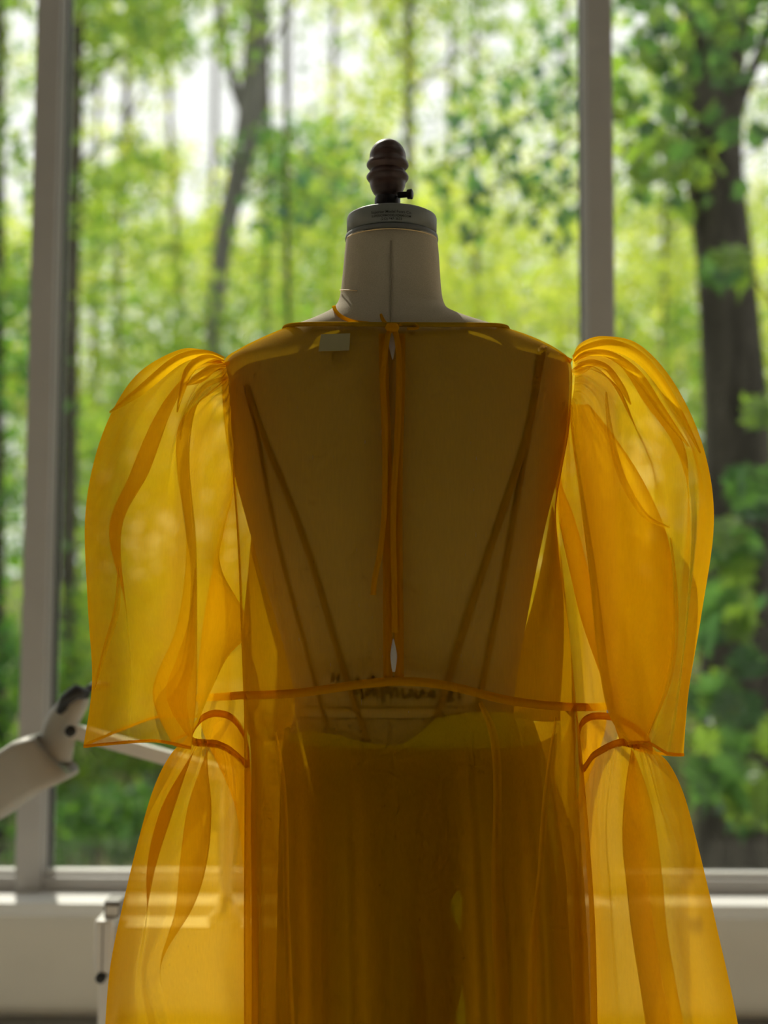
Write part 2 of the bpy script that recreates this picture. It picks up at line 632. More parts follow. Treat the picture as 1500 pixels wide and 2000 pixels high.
tree('maple_tree', 'straight dark tree trunk just right of the left mullion', 9,
     [(152, -400, 30), (150, 0, 32), (146, 300, 31), (140, 600, 30), (135, 1000, 32), (128, 1400, 34), (124, 1560, 38)], M['bark_brown'],
     branches=[[(148, 200, 10), (210, 120, 8), (290, 60, 5)], [(146, 330, 8), (190, 280, 6), (260, 262, 4)]],
     crowns=[((120, -120, 420, 150), 52, .2, 36, .075, 'leaf_mid', .9), ((100, 300, 260, 480), 16, .18, 36, .075, 'leaf_mid', .8), ((90, 1080, 280, 1340), 26, .16, 40, .075, 'leaf_mid', .8)])
tree('maple_tree', 'dark tree trunk at the left edge beyond the narrow left pane', 8,
     [(0, -400, 20), (0, 0, 20), (-2, 600, 22), (-4, 1200, 24), (-6, 1560, 28)], M['bark_dark'],
     crowns=[((-160, -100, 66, 560), 36, .18, 40, .075, 'leaf_mid', .8), ((-160, 560, 60, 1500), 46, .18, 46, .08, 'leaf_cool', .8)])
tree('ash_tree', 'slim leaning tree stem below the bright sky opening on the left', 16,
     [(262, -300, 11), (256, 0, 13), (244, 260, 15), (230, 480, 13), (231, 700, 14), (228, 1100, 16), (226, 1400, 18)], M['bark_brown'],
     branches=[[(246, 240, 8), (280, 170, 6), (310, 90, 4)]],
     crowns=[((130, -140, 360, 420), 80, .28, 36, .09, 'leaf_bright', 1.6), ((120, 420, 380, 1000), 60, .3, 44, .1, 'leaf_mid', 1.4)])
tree('ash_tree', 'thin upright sapling stem left of the forked grey trunk', 17,
     [(322, -300, 8), (328, 100, 9), (336, 340, 11), (350, 560, 10), (355, 760, 11), (352, 1100, 14), (350, 1400, 16)], M['bark_brown'],
     crowns=[((270, 260, 470, 560), 34, .3, 34, .09, 'leaf_bright', 1.2)])
tree('beech_tree', 'slender dark stem just right of the forked grey trunk', 15,
     [(518, -300, 12), (520, 100, 14), (523, 300, 18), (520, 480, 16), (516, 700, 16), (512, 1100, 18), (508, 1400, 20)], M['bark_brown'],
     crowns=[((500, 260, 720, 640), 52, .3, 40, .095, 'leaf_mid', 1.4)])
tree('birch_tree', 'mid-grey tree stem above the wooden finial of the dress form', 14,
     [(800, -300, 18), (799, 0, 19), (797, 120, 20), (798, 260, 19), (800, 500, 20), (802, 900, 24), (800, 1400, 28)], M['bark_brown'],
     branches=[[(798, 120, 8), (760, 60, 6), (720, -20, 4)], [(799, 180, 8), (870, 120, 6), (960, 60, 4)]],
     crowns=[((600, -140, 820, 190), 36, .27, 36, .09, 'leaf_bright', 1.4), ((780, -140, 1140, 250), 62, .28, 36, .09, 'leaf_mid', 1.5), ((600, 180, 760, 420), 20, .26, 36, .09, 'leaf_bright', 1.2)])
tree('birch_tree', 'thin stem in the yellow-green thicket left of the right mullion', 18,
     [(930, -200, 8), (928, 300, 10), (930, 480, 12), (926, 640, 12), (925, 1000, 14), (925, 1400, 16)], M['bark_brown'],
     crowns=[((840, 200, 1150, 660), 70, .32, 36, .10, 'leaf_bright', 1.6)])
tree('ash_tree', 'thin pale stem in the bright gap right of the forked trunk', 20,
     [(566, -200, 8), (565, 100, 9), (560, 260, 9), (556, 500, 10), (556, 1000, 14), (556, 1400, 16)], M['bark_grey'],
     crowns=[((520, 380, 900, 720), 60, .36, 36, .105, 'leaf_bright', 1.8)])
tree('maple_tree', 'slim stem in the lit greenery between right mullion and massive trunk', 15,
     [(1296, -200, 9), (1298, 300, 12), (1297, 600, 12), (1300, 1000, 14), (1300, 1400, 16)], M['bark_brown'],
     crowns=[((1190, 40, 1520, 420), 52, .28, 36, .09, 'leaf_mid', 1.4), ((1190, 380, 1520, 760), 60, .28, 36, .09, 'leaf_bright', 1.4)])

# the bright wood further off: tall trees side by side
for i, (cx, lab) in enumerate([(-60, 'sunlit spring tree far off beyond the left edge of the view'),
                               (190, 'sunlit spring tree far off behind the dark trunk by the left mullion'),
                               (420, 'sunlit spring tree far off behind the forked grey trunk'),
                               (650, 'sunlit spring tree far off left of the finial'),
                               (880, 'sunlit spring tree far off right of the finial'),
                               (1100, 'sunlit spring tree far off behind the right mullion'),
                               (1320, 'sunlit spring tree far off between right mullion and massive trunk'),
                               (1540, 'sunlit spring tree far off beyond the right edge of the view')]):
    Yf = 27 + (i % 3) * 2.5
    dense = .55 if cx < 700 else 1.0
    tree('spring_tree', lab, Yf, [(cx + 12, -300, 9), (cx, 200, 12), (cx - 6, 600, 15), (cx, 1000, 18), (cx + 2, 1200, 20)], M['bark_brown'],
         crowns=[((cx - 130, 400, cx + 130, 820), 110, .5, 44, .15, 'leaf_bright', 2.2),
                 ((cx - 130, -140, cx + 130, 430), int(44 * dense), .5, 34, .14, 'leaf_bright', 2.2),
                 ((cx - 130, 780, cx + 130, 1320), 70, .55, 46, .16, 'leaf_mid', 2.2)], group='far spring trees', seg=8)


def shrub(name, label, Y, bx, nC, rd, per, size, mat, dY, stems):
    t = thing(name, label, 'shrub', 'shrubs on the woodland floor')
    for s in range(stems):
        px = bx[0] + (bx[2] - bx[0]) * (s + .5) / stems
        top = P(px + random.uniform(-25, 25), bx[1] + 20, Y)
        foot = Vector((P(px, bx[3], Y).x, Y, 0))
        foot.z = ground_z(foot.x, Y) - .05
        mid = (top + foot) / 2 + Vector((random.uniform(-.08, .08), random.uniform(-.1, .1), 0))
        v, f = tube(spline([foot, mid, top], 4), [.018 - .0015 * k for k in range(9)], 6)
        mesh('stem', v, f, M['bark_brown'], t)
    a = clusters(bx, Y, nC, rd, per, dY, gap=False)
    a = a[a[:, 1] > WY + .6]
    leaves_mesh('foliage', a, size, M[mat], t)
    return t


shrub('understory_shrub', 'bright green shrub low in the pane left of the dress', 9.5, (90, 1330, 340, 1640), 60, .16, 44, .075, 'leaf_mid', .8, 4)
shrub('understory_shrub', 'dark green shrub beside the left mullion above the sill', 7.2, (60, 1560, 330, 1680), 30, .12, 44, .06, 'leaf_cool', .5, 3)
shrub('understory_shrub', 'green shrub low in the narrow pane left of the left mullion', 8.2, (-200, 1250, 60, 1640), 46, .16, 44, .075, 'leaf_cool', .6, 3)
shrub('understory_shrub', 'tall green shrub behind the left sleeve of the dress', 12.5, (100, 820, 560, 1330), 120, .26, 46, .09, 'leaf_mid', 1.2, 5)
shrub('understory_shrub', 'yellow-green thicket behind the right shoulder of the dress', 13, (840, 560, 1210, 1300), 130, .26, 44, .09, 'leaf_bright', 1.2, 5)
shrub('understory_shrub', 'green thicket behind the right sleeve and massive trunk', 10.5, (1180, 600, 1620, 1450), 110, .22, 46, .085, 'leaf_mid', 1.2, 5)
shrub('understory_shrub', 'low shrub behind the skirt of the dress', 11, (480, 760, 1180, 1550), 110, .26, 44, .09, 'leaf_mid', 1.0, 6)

# near saplings whose leaves can be told apart
half = [(0, -.50), (.10, -.44), (.30, -.40), (.24, -.26), (.50, -.10), (.36, .00), (.46, .20), (.24, .16), (.20, .34), (.10, .26), (0, .56)]
outline = half + [(-x, y) for x, y in half[-2:0:-1]]
lv = [(0, 0, 0)] + [(x, y, -.16 * (x * x) * 2 - .10 * max(0, y) ** 2 + (.03 if i % 2 else -.02)) for i, (x, y) in enumerate(outline)]
lf = [(0, 1 + i, 1 + (i + 1) % len(outline)) for i in range(len(outline))]
maple_me = bpy.data.meshes.new('leaf')
maple_me.from_pydata(lv, [], lf)
oval = [(0, -.5), (.2, -.34), (.34, -.1), (.32, .12), (.17, .36), (0, .58), (-.17, .36), (-.32, .12), (-.34, -.1), (-.2, -.34)]
ov = [(0, 0, -.05)] + [(x, y, abs(x) * .22 - .1 * y * y) for x, y in oval]
oval_me = bpy.data.meshes.new('leaf')
oval_me.from_pydata(ov, [], [(0, 1 + i, 1 + (i + 1) % len(oval)) for i in range(len(oval))])
LEAFM = {}
for nm, src, cols, tr_ in (('a', maple_me, [(.075, .19, .045)] * 2, .55), ('b', maple_me, [(.11, .26, .04)] * 2, .6), ('c', maple_me, [(.24, .40, .03)] * 2, .7),
                           ('d', oval_me, [(.07, .20, .08)] * 2, .55), ('e', oval_me, [(.14, .32, .06)] * 2, .6), ('f', oval_me, [(.32, .46, .05)] * 2, .7)):
    me = src.copy()
    me.materials.clear()
    me.materials.append(leaf_mat('broad_leaf_' + nm, cols, tr_))
    LEAFM[nm] = me


def sapling(name, label, Y, stem, twigs, spots, kinds, size):
    """stem, twigs: pixel polylines at depth Y; spots: (px, py, spread px, count)."""
    t = thing(name, label, 'sapling', 'near saplings outside the window')
    p, r = trunk_path(stem, Y)
    gz = ground_z(p[-1].x, Y)
    if p[-1].z > gz:
        p.append(Vector((p[-1].x, Y, gz - .05)))
        r.append(r[-1])
    v, f = tube(p, r, 8)
    mesh('stem', v, f, M['bark_dark'], t)
    for tw in twigs:
        p, r = trunk_path(tw, Y, 4)
        v, f = tube(p, r, 6)
        mesh('twig', v, f, M['bark_dark'], t)
    for px, py, sp, cnt in spots:
        for k in range(cnt):
            me = LEAFM[random.choice(kinds)]
            o = bpy.data.objects.new('leaf', me)
            COL.objects.link(o)
            o.parent = t
            o.location = P(px + random.gauss(0, sp), py + random.gauss(0, sp * .7), Y + random.uniform(-.25, .25))
            s = size * random.uniform(.7, 1.15)
            o.scale = (s, s, s)
            o.rotation_euler = (math.radians(random.gauss(-105, 28)), random.gauss(0, .45), random.gauss(0, .7))
            # the tip hangs down, the face turned to the window
    return t


sapling('maple_sapling', 'young maple with broad leaves in front of the massive dark trunk', 4.8,
        [(1545, 380, 9), (1535, 700, 11), (1525, 1000, 12), (1515, 1400, 14), (1510, 1750, 16)],
        [[(1538, 640, 6), (1470, 540, 5), (1400, 500, 3)], [(1530, 960, 6), (1470, 930, 5), (1400, 960, 3)], [(1525, 1080, 6), (1460, 1040, 5), (1390, 1060, 3)],
         [(1520, 1230, 5), (1470, 1200, 4), (1395, 1240, 3)], [(1515, 1420, 5), (1460, 1380, 4), (1400, 1390, 3)], [(1512, 1560, 5), (1460, 1530, 4), (1370, 1560, 3)]],
        [(1410, 520, 22, 6), (1490, 800, 18, 4), (1455, 940, 40, 8), (1420, 1060, 36, 9), (1480, 1080, 24, 5), (1440, 1180, 40, 5), (1390, 1240, 22, 4), (1480, 1290, 22, 4), (1440, 1390, 38, 6),
         (1390, 1360, 18, 3), (1390, 1530, 24, 5), (1445, 1560, 32, 7), (1490, 1530, 20, 3), (1400, 1450, 22, 2)], 'aabbcc', .195)
sapling('maple_sapling', 'overhanging maple boughs with broad leaves at the top of the right pane', 5.2,
        [(1600, -200, 12), (1620, 200, 14), (1640, 800, 16), (1650, 1400, 20), (1650, 1700, 22)],
        [[(1602, -60, 7), (1500, 20, 6), (1380, 60, 5), (1260, 120, 3)], [(1615, 120, 7), (1500, 160, 6), (1400, 200, 4), (1230, 300, 3)], [(1620, 200, 7), (1520, 260, 5), (1420, 330, 3)]],
        [(1400, 30, 45, 8), (1440, 90, 40, 6), (1290, 60, 45, 8), (1260, 110, 40, 9), (1330, 150, 45, 11), (1240, 190, 30, 7), (1400, 170, 40, 5), (1290, 230, 40, 9), (1250, 300, 35, 8), (1390, 270, 40, 5),
         (1450, 250, 30, 4), (1360, 330, 35, 7), (1260, 370, 28, 5), (1330, 400, 22, 3)], 'abbcc', .115)
sapling('beech_sapling', 'young tree with drooping oval leaves right of the finial', 6.0,
        [(1190, -300, 10), (1180, 100, 12), (1176, 600, 14), (1174, 1200, 18), (1172, 1680, 20)],
        [[(1180, 120, 7), (1080, 200, 6), (960, 260, 5), (860, 330, 3)], [(1178, 220, 7), (1080, 300, 6), (980, 360, 5), (860, 420, 3)], [(1178, 330, 6), (1080, 390, 5), (1000, 440, 3)], [(1180, 20, 6), (1060, 110, 5), (940, 160, 3)]],
        [(860, 330, 34, 13), (910, 380, 38, 16), (960, 300, 40, 16), (1000, 370, 40, 16), (1050, 300, 40, 17), (1080, 380, 38, 16), (1040, 440, 32, 11), (930, 430, 28, 9), (1080, 220, 38, 16), (990, 230, 40, 14),
         (920, 250, 34, 10), (1050, 150, 40, 12), (870, 400, 24, 7), (1095, 470, 22, 6), (940, 170, 34, 8), (1060, 60, 34, 8)], 'ddeef', .088)
sapling('beech_sapling', 'young tree with drooping oval leaves left of the finial', 6.4,
        [(560, -300, 6), (556, 100, 7), (560, 400, 8), (566, 800, 9), (570, 1300, 12), (570, 1640, 14)],
        [[(558, 240, 5), (610, 320, 4), (690, 350, 3)], [(560, 330, 5), (620, 400, 4), (690, 420, 3)], [(559, 300, 4), (520, 380, 3)]],
        [(600, 340, 30, 12), (650, 370, 32, 13), (690, 400, 24, 8), (560, 400, 30, 9), (620, 430, 28, 9), (520, 440, 22, 6), (680, 320, 24, 6)], 'ddeef', .085)

# ------------------------------------------------------------------ white stand and jointed lamp behind the left sleeve
SY0, SY1 = 2.10, 2.19
st = thing('equipment_stand', 'white metal stand with broad top beam and black knob behind the left sleeve', 'stand')
sx0, sx1 = P(183, 1800, SY0).x, P(860, 1800, SY0).x
zt, zb = P(200, 1812, SY0).z, P(200, 1934, SY0).z
zc0 = P(200, 1902, SY0).z
box('top_beam', sx0 + .028, sx1 - .03, SY0 + .012, SY1 - .01, zb, zt, M['white_plastic'], st, bev=.004)
for xa in (sx0, sx1 - .032):
    box('end_cap', xa, xa + .032, SY0, SY1, zc0, zt + .012, M['white_plastic'], st, bev=.006)
    box('post', xa + .006, xa + .027, SY0 + .015, SY1 - .015, .03, zc0, M['white_plastic'], st, bev=.003)
    box('foot', xa + .002, xa + .031, SY0 - .22, SY1 + .22, 0, .03, M['white_plastic'], st, bev=.006)
box('cap_joint', sx0 + .0145, sx0 + .0165, SY0 - .0008, SY0 + .002, zc0, zt + .006, M['grey_plastic'], st)
kp = P(196, 1911, SY0)
v, f = lathe([(.006, 0), (.0085, .003), (.0085, .013), (.006, .017)], 0, 0, 20)
kn = mesh('knob', [(kp.x + a, SY0 + .012 - c, kp.z + b) for a, b, c in v], f, M['black_plastic'], st)
bz0 = zt + .011
box('bracket', sx0 + .012, sx0 + .04, SY0 + .02, SY1 - .02, bz0, bz0 + .028, M['grey_plastic'], st, bev=.003)
box('bracket_plate', sx0 + .016, sx0 + .036, SY0 + .016, SY0 + .021, bz0 + .004, bz0 + .02, M['white_plastic'], st, bev=.001)

LY = 2.14
lamp = thing('task_lamp', 'white jointed task lamp with angled shade in front of the left mullion', 'lamp')


def lpx(x, y, d=0.0):
    return P(x, y, LY - d)


# shade: flared hood, lofted between a narrow neck end and a wide mouth
stations = [((112, 1471), (33, 36), .045), ((104, 1476), (37, 42), .060), ((60, 1494), (20, 52), .066), ((0, 1536), (8, 61), .074), ((-80, 1577), (2, 66), .082), ((-150, 1612), (0, 70), .086)]
vs, fs = [], []
SEG = 28
for (c, hh, dep) in stations:
    o = lpx(*c)
    hv = lpx(c[0] + hh[0], c[1] + hh[1]) - o
    for k in range(SEG):
        a = 2 * math.pi * k / SEG
        ca, sa = math.cos(a), math.sin(a)
        ca = math.copysign(abs(ca) ** .28, ca)
        sa = math.copysign(abs(sa) ** .28, sa)
        vs.append(o + hv * ca + Vector((0, dep * sa, 0)))
for i in range(len(stations) - 1):
    for k in range(SEG):
        k2 = (k + 1) % SEG
        fs.append((i * SEG + k, i * SEG + k2, (i + 1) * SEG + k2, (i + 1) * SEG + k))
fs.append(tuple(range(SEG)))
mesh('lamp_shade', vs, fs, M['shaded_lamp_enamel'], lamp)
sp = spline([(104, 1478, 36), (112, 1448, 34), (118, 1415, 31), (138, 1385, 28), (155, 1364, 23), (163, 1354, 14)], 5)
v, f = tube([lpx(a, b) for a, b, c in sp], [c * LY / F_PX for a, b, c in sp], 18)
mesh('neck', v, f, M['shaded_lamp_enamel'], lamp)
v, f = tube([lpx(138, 1428, .075), lpx(138, 1428, .03)], [.0095, .0095], 16)
mesh('pivot_knob', v, f, M['black_plastic'], lamp)
v, f = tube([lpx(118, 1390, .02), lpx(128, 1366, .03), lpx(150, 1350, .034), lpx(172, 1356, .02)], [.008, .011, .013, .009], 12)
mesh('joint', v, f, M['black_plastic'], lamp)
v, f = tube([lpx(160, 1354, .015), lpx(185, 1340, 0), lpx(215, 1338, 0)], [.008, .007, .006], 10)
mesh('spring', v, f, M['black_plastic'], lamp)
a0, a1 = lpx(135, 1425), lpx(446, 1514)
for dz in (0,):
    d = (a1 - a0).normalized()
    up = Vector((-d.z, 0, d.x)) * .0115
    dp = Vector((0, .012, 0))
    v = [a + s * up + q * dp for a in (a0, a1) for s in (-1, 1) for q in (-1, 1)]
    f = [(0, 1, 3, 2), (4, 6, 7, 5), (0, 4, 5, 1), (2, 3, 7, 6), (0, 2, 6, 4), (1, 5, 7, 3)]
    mesh('upper_arm', v, f, M['white_plastic'], lamp, smooth=False)
foot = Vector((lpx(440, 1800).x, LY, zt))
v, f = tube([lpx(446, 1500), foot], [.011, .011], 14)
mesh('lower_arm', v, f, M['white_plastic'], lamp)
v, f = lathe([(.03, zt), (.03, zt + .012), (.018, zt + .02), (.014, zt + .04)], foot.x, foot.y, 24)
mesh('base', v, f, M['white_plastic'], lamp)

# ------------------------------------------------------------------ dress form
CY = 1.45
FORM = [  # y px, left px, right px, depth to the back, depth to the front
    (471, 676, 854, .052, .052), (500, 673, 857, .054, .054), (560, 667, 861, .057, .057), (592, 661, 866, .060, .058), (612, 645, 880, .064, .060),
    (630, 610, 925, .069, .062), (648, 562, 985, .075, .064), (668, 518, 1040, .080, .067), (692, 470, 1088, .086, .072), (716, 443, 1108, .091, .080),
    (780, 441, 1109, .099, .096), (850, 447, 1103, .104, .110), (930, 460, 1088, .107, .125), (1000, 478, 1070, .107, .130), (1090, 503, 1050, .102, .125),
    (1240, 548, 1022, .090, .105), (1340, 572, 1006, .084, .095), (1390, 576, 1003, .084, .092), (1450, 563, 1016, .095, .095), (1560, 556, 1030, .112, .100),
    (1700, 554, 1040, .125, .105), (1900, 554, 1046, .128, .105), (2150, 560, 1040, .118, .100), (2200, 575, 1025, .10, .085)]


def to_sec(rows):
    out = []
    for y, xl, xr, db, df in rows:
        a, b = P(xl, y, CY), P(xr, y, CY)
        out.append(((a.z + b.z) / 2, (a.x + b.x) / 2, (b.x - a.x) / 2, db, df))
    return np.array(out)


FSEC = to_sec(FORM)


def sec_at(secs, z):
    zs = secs[::-1, 0]
    return [float(np.interp(z, zs, secs[::-1, k])) for k in range(1, secs.shape[1])]


EXPN = 2.35


def ring_pt(cx, hw, db, df, z, phi, off=0.0):
    c, s = math.cos(phi), math.sin(phi)
    c2 = math.copysign(abs(c) ** (2 / EXPN), c)
    s2 = math.copysign(abs(s) ** (2 / EXPN), s)
    return Vector((cx + (hw + off) * c2, CY - ((db if s > 0 else df) + off) * s2, z))


def surf(px, py, secs, off=0.002):
    """Point on the camera-facing side of a lofted body under pixel px, py."""
    Y = CY - .09
    for _ in range(6):
        p = P(px, py, Y)
        cx, hw, db, df = sec_at(secs, p.z)[:4]
        t = min(.999, abs((p.x - cx) / (hw + off)))
        Y = CY - (db + off) * (1 - t ** EXPN) ** (1 / EXPN)
    return P(px, py, Y)


form = thing('dress_form', 'linen-covered dress form with grey neck cap and turned wooden finial', 'dress form')
NPH = 96
zz = spline(FSEC, 4)
vs, fs = [], []
for row in zz:
    for k in range(NPH):
        vs.append(ring_pt(row[1], row[2], row[3], row[4], row[0], 2 * math.pi * k / NPH))
for i in range(len(zz) - 1):
    for k in range(NPH):
        k2 = (k + 1) % NPH
        fs.append((i * NPH + k, (i + 1) * NPH + k, (i + 1) * NPH + k2, i * NPH + k2))
fs.append(tuple(range(NPH)))
fs.append(tuple((len(zz) - 1) * NPH + k for k in range(NPH))[::-1])
mesh('torso', vs, fs, M['linen'], form)
# centre back seam, down the neck and spine
v, f = ribbon([surf(764 - .004 * (y - 450), y, FSEC, .0006) for y in range(470, 1480, 20)], .0016, .0008)
mesh('centre_seam', v, f, M['seam'], form)
v, f = ribbon([surf(x, 1404 - .00006 * (x - 770) ** 2, FSEC, .0008) for x in range(590, 995, 15)], .0012, .0008)
mesh('waist_seam', v, f, M['seam'], form)
v, f = ribbon([surf(x, 1393 - .00006 * (x - 770) ** 2, FSEC, .0010) for x in range(588, 997, 15)], .0105, .0008)
mesh('waist_tape', v, f, plain('waist_tape', (.56, .48, .36), .9, noise=.1, nscale=300), form)

# neck cap
nc = P(765, 472, CY)
cxn, czn = nc.x, nc.z
rn = (P(853, 472, CY).x - P(677, 472, CY).x) / 2
v, f = lathe([(rn + .0012, czn - .001), (rn + .0018, czn + .002), (rn + .0012, czn + .006), (rn * .995, czn + .0065)], cxn, CY, 64)
mesh('cap_band', v, f, M['capband'], form)
v, f = lathe([(rn * .995, czn + .005), (rn * 1.0, czn + .0265), (rn * .985, czn + .0290), (rn * .90, czn + .0315), (rn * .6, czn + .036), (rn * .3, czn + .038)], cxn, CY, 64)
mesh('neck_cap', v, f, M['cap'], form)
ring = [Vector((cxn + (rn + .0022) * math.cos(a), CY + (rn + .0022) * math.sin(a), czn - .0015)) for a in np.linspace(math.radians(-160), math.radians(-20), 40)]
v, f = tube(ring, .0007, 6)
mesh('piping', v, f, M['gold_thread'], form)
arc = [surf(664 + k * 4.2, 566.5 + .012 * (k * 4.2 - 10) ** 2 * .18, FSEC, .0012) for k in range(9)]
v, f = tube(arc, .0006, 5)
mesh('neck_highlight', v, f, M['gold_thread'], form)  # pale line stands in for a thin highlight on the neck

# finial: turned wood (radius px, y px) about the centre line
prof_px = [(22, 398), (24, 390), (24, 383), (29, 376), (34, 366), (36, 357), (41, 350), (42, 345), (36, 337), (34, 333.5), (36, 331), (41.5, 325), (41.5, 320),
           (37, 312), (36, 303), (34, 296), (29, 287), (22, 280), (12, 275), (2, 273)]
fx = P(757, 340, CY).x
prof = [(r * CY / F_PX, P(757, y, CY).z) for r, y in prof_px]
pr = spline(prof, 4)
v, f = lathe([tuple(q) for q in pr], fx, CY, 48)
mesh('finial', v, f, M['wood'], form)
zcol = P(757, 398, CY).z
v, f = lathe([(.0155, czn + .035), (.0155, zcol + .006), (.0135, zcol + .009)], fx, CY, 32)
mesh('collar', v, f, M['iron'], form)
sc0, sc1 = P(778, 381, CY - .012), P(806, 379, CY - .018)
v, f = tube([sc0, sc0.lerp(sc1, .62), sc0.lerp(sc1, .66), sc0.lerp(sc1, .94), sc1], [.0038, .0036, .0058, .0062, .004], 14)
mesh('thumb_screw', v, f, M['iron'], form)


def text_mesh(name, body, size, place, mat, parent, bold=0.0):
    cu = bpy.data.curves.new(name, 'FONT')
    cu.body = body
    cu.size = size
    cu.align_x = 'CENTER'
    cu.offset = bold
    tmp = bpy.data.objects.new(name, cu)
    COL.objects.link(tmp)
    dg = bpy.context.evaluated_depsgraph_get()
    me = bpy.data.meshes.new_from_object(tmp.evaluated_get(dg))
    bpy.data.objects.remove(tmp)
    for vtx in me.vertices:
        vtx.co = place(vtx.co.x, vtx.co.y)
    me.materials.clear()
    me.materials.append(mat)
    ob = bpy.data.objects.new(name, me)
    COL.objects.link(ob)
    ob.parent = parent
    return ob


def on_cap(z0):
    def place(a, b):
        ang = a / rn - math.pi / 2 - .015
        r = rn * 1.0 + .0006
        return Vector((cxn + r * math.cos(ang), CY + r * math.sin(ang), z0 + b))
    return place


for body, zo, size in (('Superior Model Form Co.', .0180, .0046), ('SUPERIORMODELFORM.COM', .0137, .0036), ('(212) 947-3633', .0096, .0040)):
    text_mesh('lettering', body, size, on_cap(czn + zo), M['ink'], form, .00004)

# brushed handwriting across the waist of the linen
strokes = [[(650, 1318), (649, 1326), (652, 1330)], [(660, 1318), (659, 1326), (662, 1331)],
           [(684, 1366), (692, 1346), (699, 1326), (703, 1345), (709, 1365)], [(688, 1352), (706, 1350)],
           [(716, 1364), (718, 1346), (721, 1358), (727, 1346), (730, 1360), (735, 1347), (738, 1364)],
           [(745, 1344), (746, 1360), (748, 1372)], [(745, 1347), (755, 1345), (758, 1353), (748, 1360)],
           [(764, 1364), (766, 1350), (774, 1349), (777, 1363)],
           [(786, 1346), (786, 1358), (793, 1363), (800, 1356), (801, 1347), (803, 1362)],
           [(812, 1348), (812, 1360), (820, 1362), (826, 1350), (828, 1362)],
           [(836, 1362), (842, 1352), (850, 1354), (838, 1358), (852, 1364)],
           [(722, 1330), (728, 1322), (731, 1331)], [(876, 1352), (886, 1350), (880, 1360), (876, 1367), (888, 1366)], [(897, 1351), (897, 1367)]]
for s in strokes:
    sp = spline(s, 4)
    v, f = ribbon([surf(a, b, FSEC, .0016) for a, b in sp], .0034, .0006)
    mesh('handwriting', v, f, M['marker'], form)
v, f = tube([surf(768, 1320, FSEC, .012), surf(767, 1330, FSEC, .012)], .0018, 8)
mesh('pin_head', v, f, M['ink'], form)

# stand under the form
hx = FSEC[-1][1]
zlow = FSEC[-1][0]
v, f = lathe([(.018, .10), (.018, zlow + .02)], hx, CY, 20)
mesh('stand_pole', v, f, M['iron'], form)
v, f = lathe([(.05, .06), (.045, .10), (.025, .13)], hx, CY, 24)
mesh('stand_hub', v, f, M['iron'], form)
for k in range(4):
    a = math.pi / 4 + k * math.pi / 2
    c, s = math.cos(a), math.sin(a)
    v, f = tube([(hx + c * .03, CY + s * .03, .09), (hx + c * .16, CY + s * .16, .07), (hx + c * .26, CY + s * .26, .03)], [.014, .012, .010], 10)
    mesh('stand_leg', v, f, M['iron'], form)
    v, f = lathe([(.016, 0), (.018, .012), (.012, .03)], hx + c * .26, CY + s * .26, 14)
    mesh('caster', v, f, M['black_plastic'], form)

# ------------------------------------------------------------------ slip under the dress
slip = thing('slip_dress', 'dark gold slip with double shoulder straps worn under the sheer dress', 'slip')
SLIP = [(1385, 566, 1030, .088, .096), (1450, 556, 1052, .100, .100), (1560, 552, 1078, .118, .108), (1700, 552, 1096, .136, .115), (1900, 552, 1104, .146, .12),
        (2150, 552, 1110, .15, .12), (2500, 548, 1115, .15, .125), (2640, 548, 1118, .15, .125)]
SSEC = to_sec(SLIP)
top_px = [(545, 1440), (600, 1428), (660, 1436), (720, 1452), (780, 1458), (820, 1436), (860, 1404), (940, 1392), (1010, 1392), (1030, 1392)]
NPH = 120
vs, fs = [], []
NV = 40
for k in range(NPH):
    phi = 2 * math.pi * k / NPH
    q = ring_pt(*sec_at(SSEC, SSEC[1][0]), SSEC[1][0], phi)
    loc = R3.transposed() @ (q - EYE)
    px = 750 + F_PX * loc.x / -loc.z
    ytop = float(np.interp(px, [a for a, b in top_px], [b for a, b in top_px])) if math.sin(phi) > -.05 else 1420
    z1 = P(px, ytop, q.y).z
    z2 = SSEC[-1][0]
    for j in range(NV):
        t = j / (NV - 1)
        z = z1 + (z2 - z1) * t
        s = sec_at(SSEC, z)
        w = t * .010 * (math.sin(9 * phi + .6) + .6 * math.sin(17 * phi + 2.0 + 2 * t))
        p = ring_pt(*s, z, phi, .002 + w)
        vs.append(p)
fs = grid_faces(NPH, NV, True)
mesh('slip_body', vs, fs, M['slip'], slip)
straps = [([(478, 760), (500, 840), (522, 960), (548, 1085), (592, 1250), (640, 1428)], .0036), ([(480, 752), (520, 868), (560, 965), (612, 1110), (668, 1300), (718, 1448)], .0060),
          ([(1062, 676), (1050, 740), (1034, 830), (1010, 915), (985, 990), (935, 1140), (884, 1300), (852, 1408)], .0075),
          ([(1056, 680), (1046, 760), (1032, 850), (1018, 930), (1002, 1020), (978, 1160), (950, 1300), (934, 1390)], .0062)]
for pts, w in straps:
    sp = spline(pts, 5)
    v, f = ribbon([surf(a, b, FSEC, .0028) for a, b in sp], w, .0016)
    mesh('strap', v, f, M['strap'], slip)

# ------------------------------------------------------------------ the sheer dress
dress = thing('organza_dress', 'sheer saffron organza dress with puffed two-tier sleeves on the dress form', 'dress')

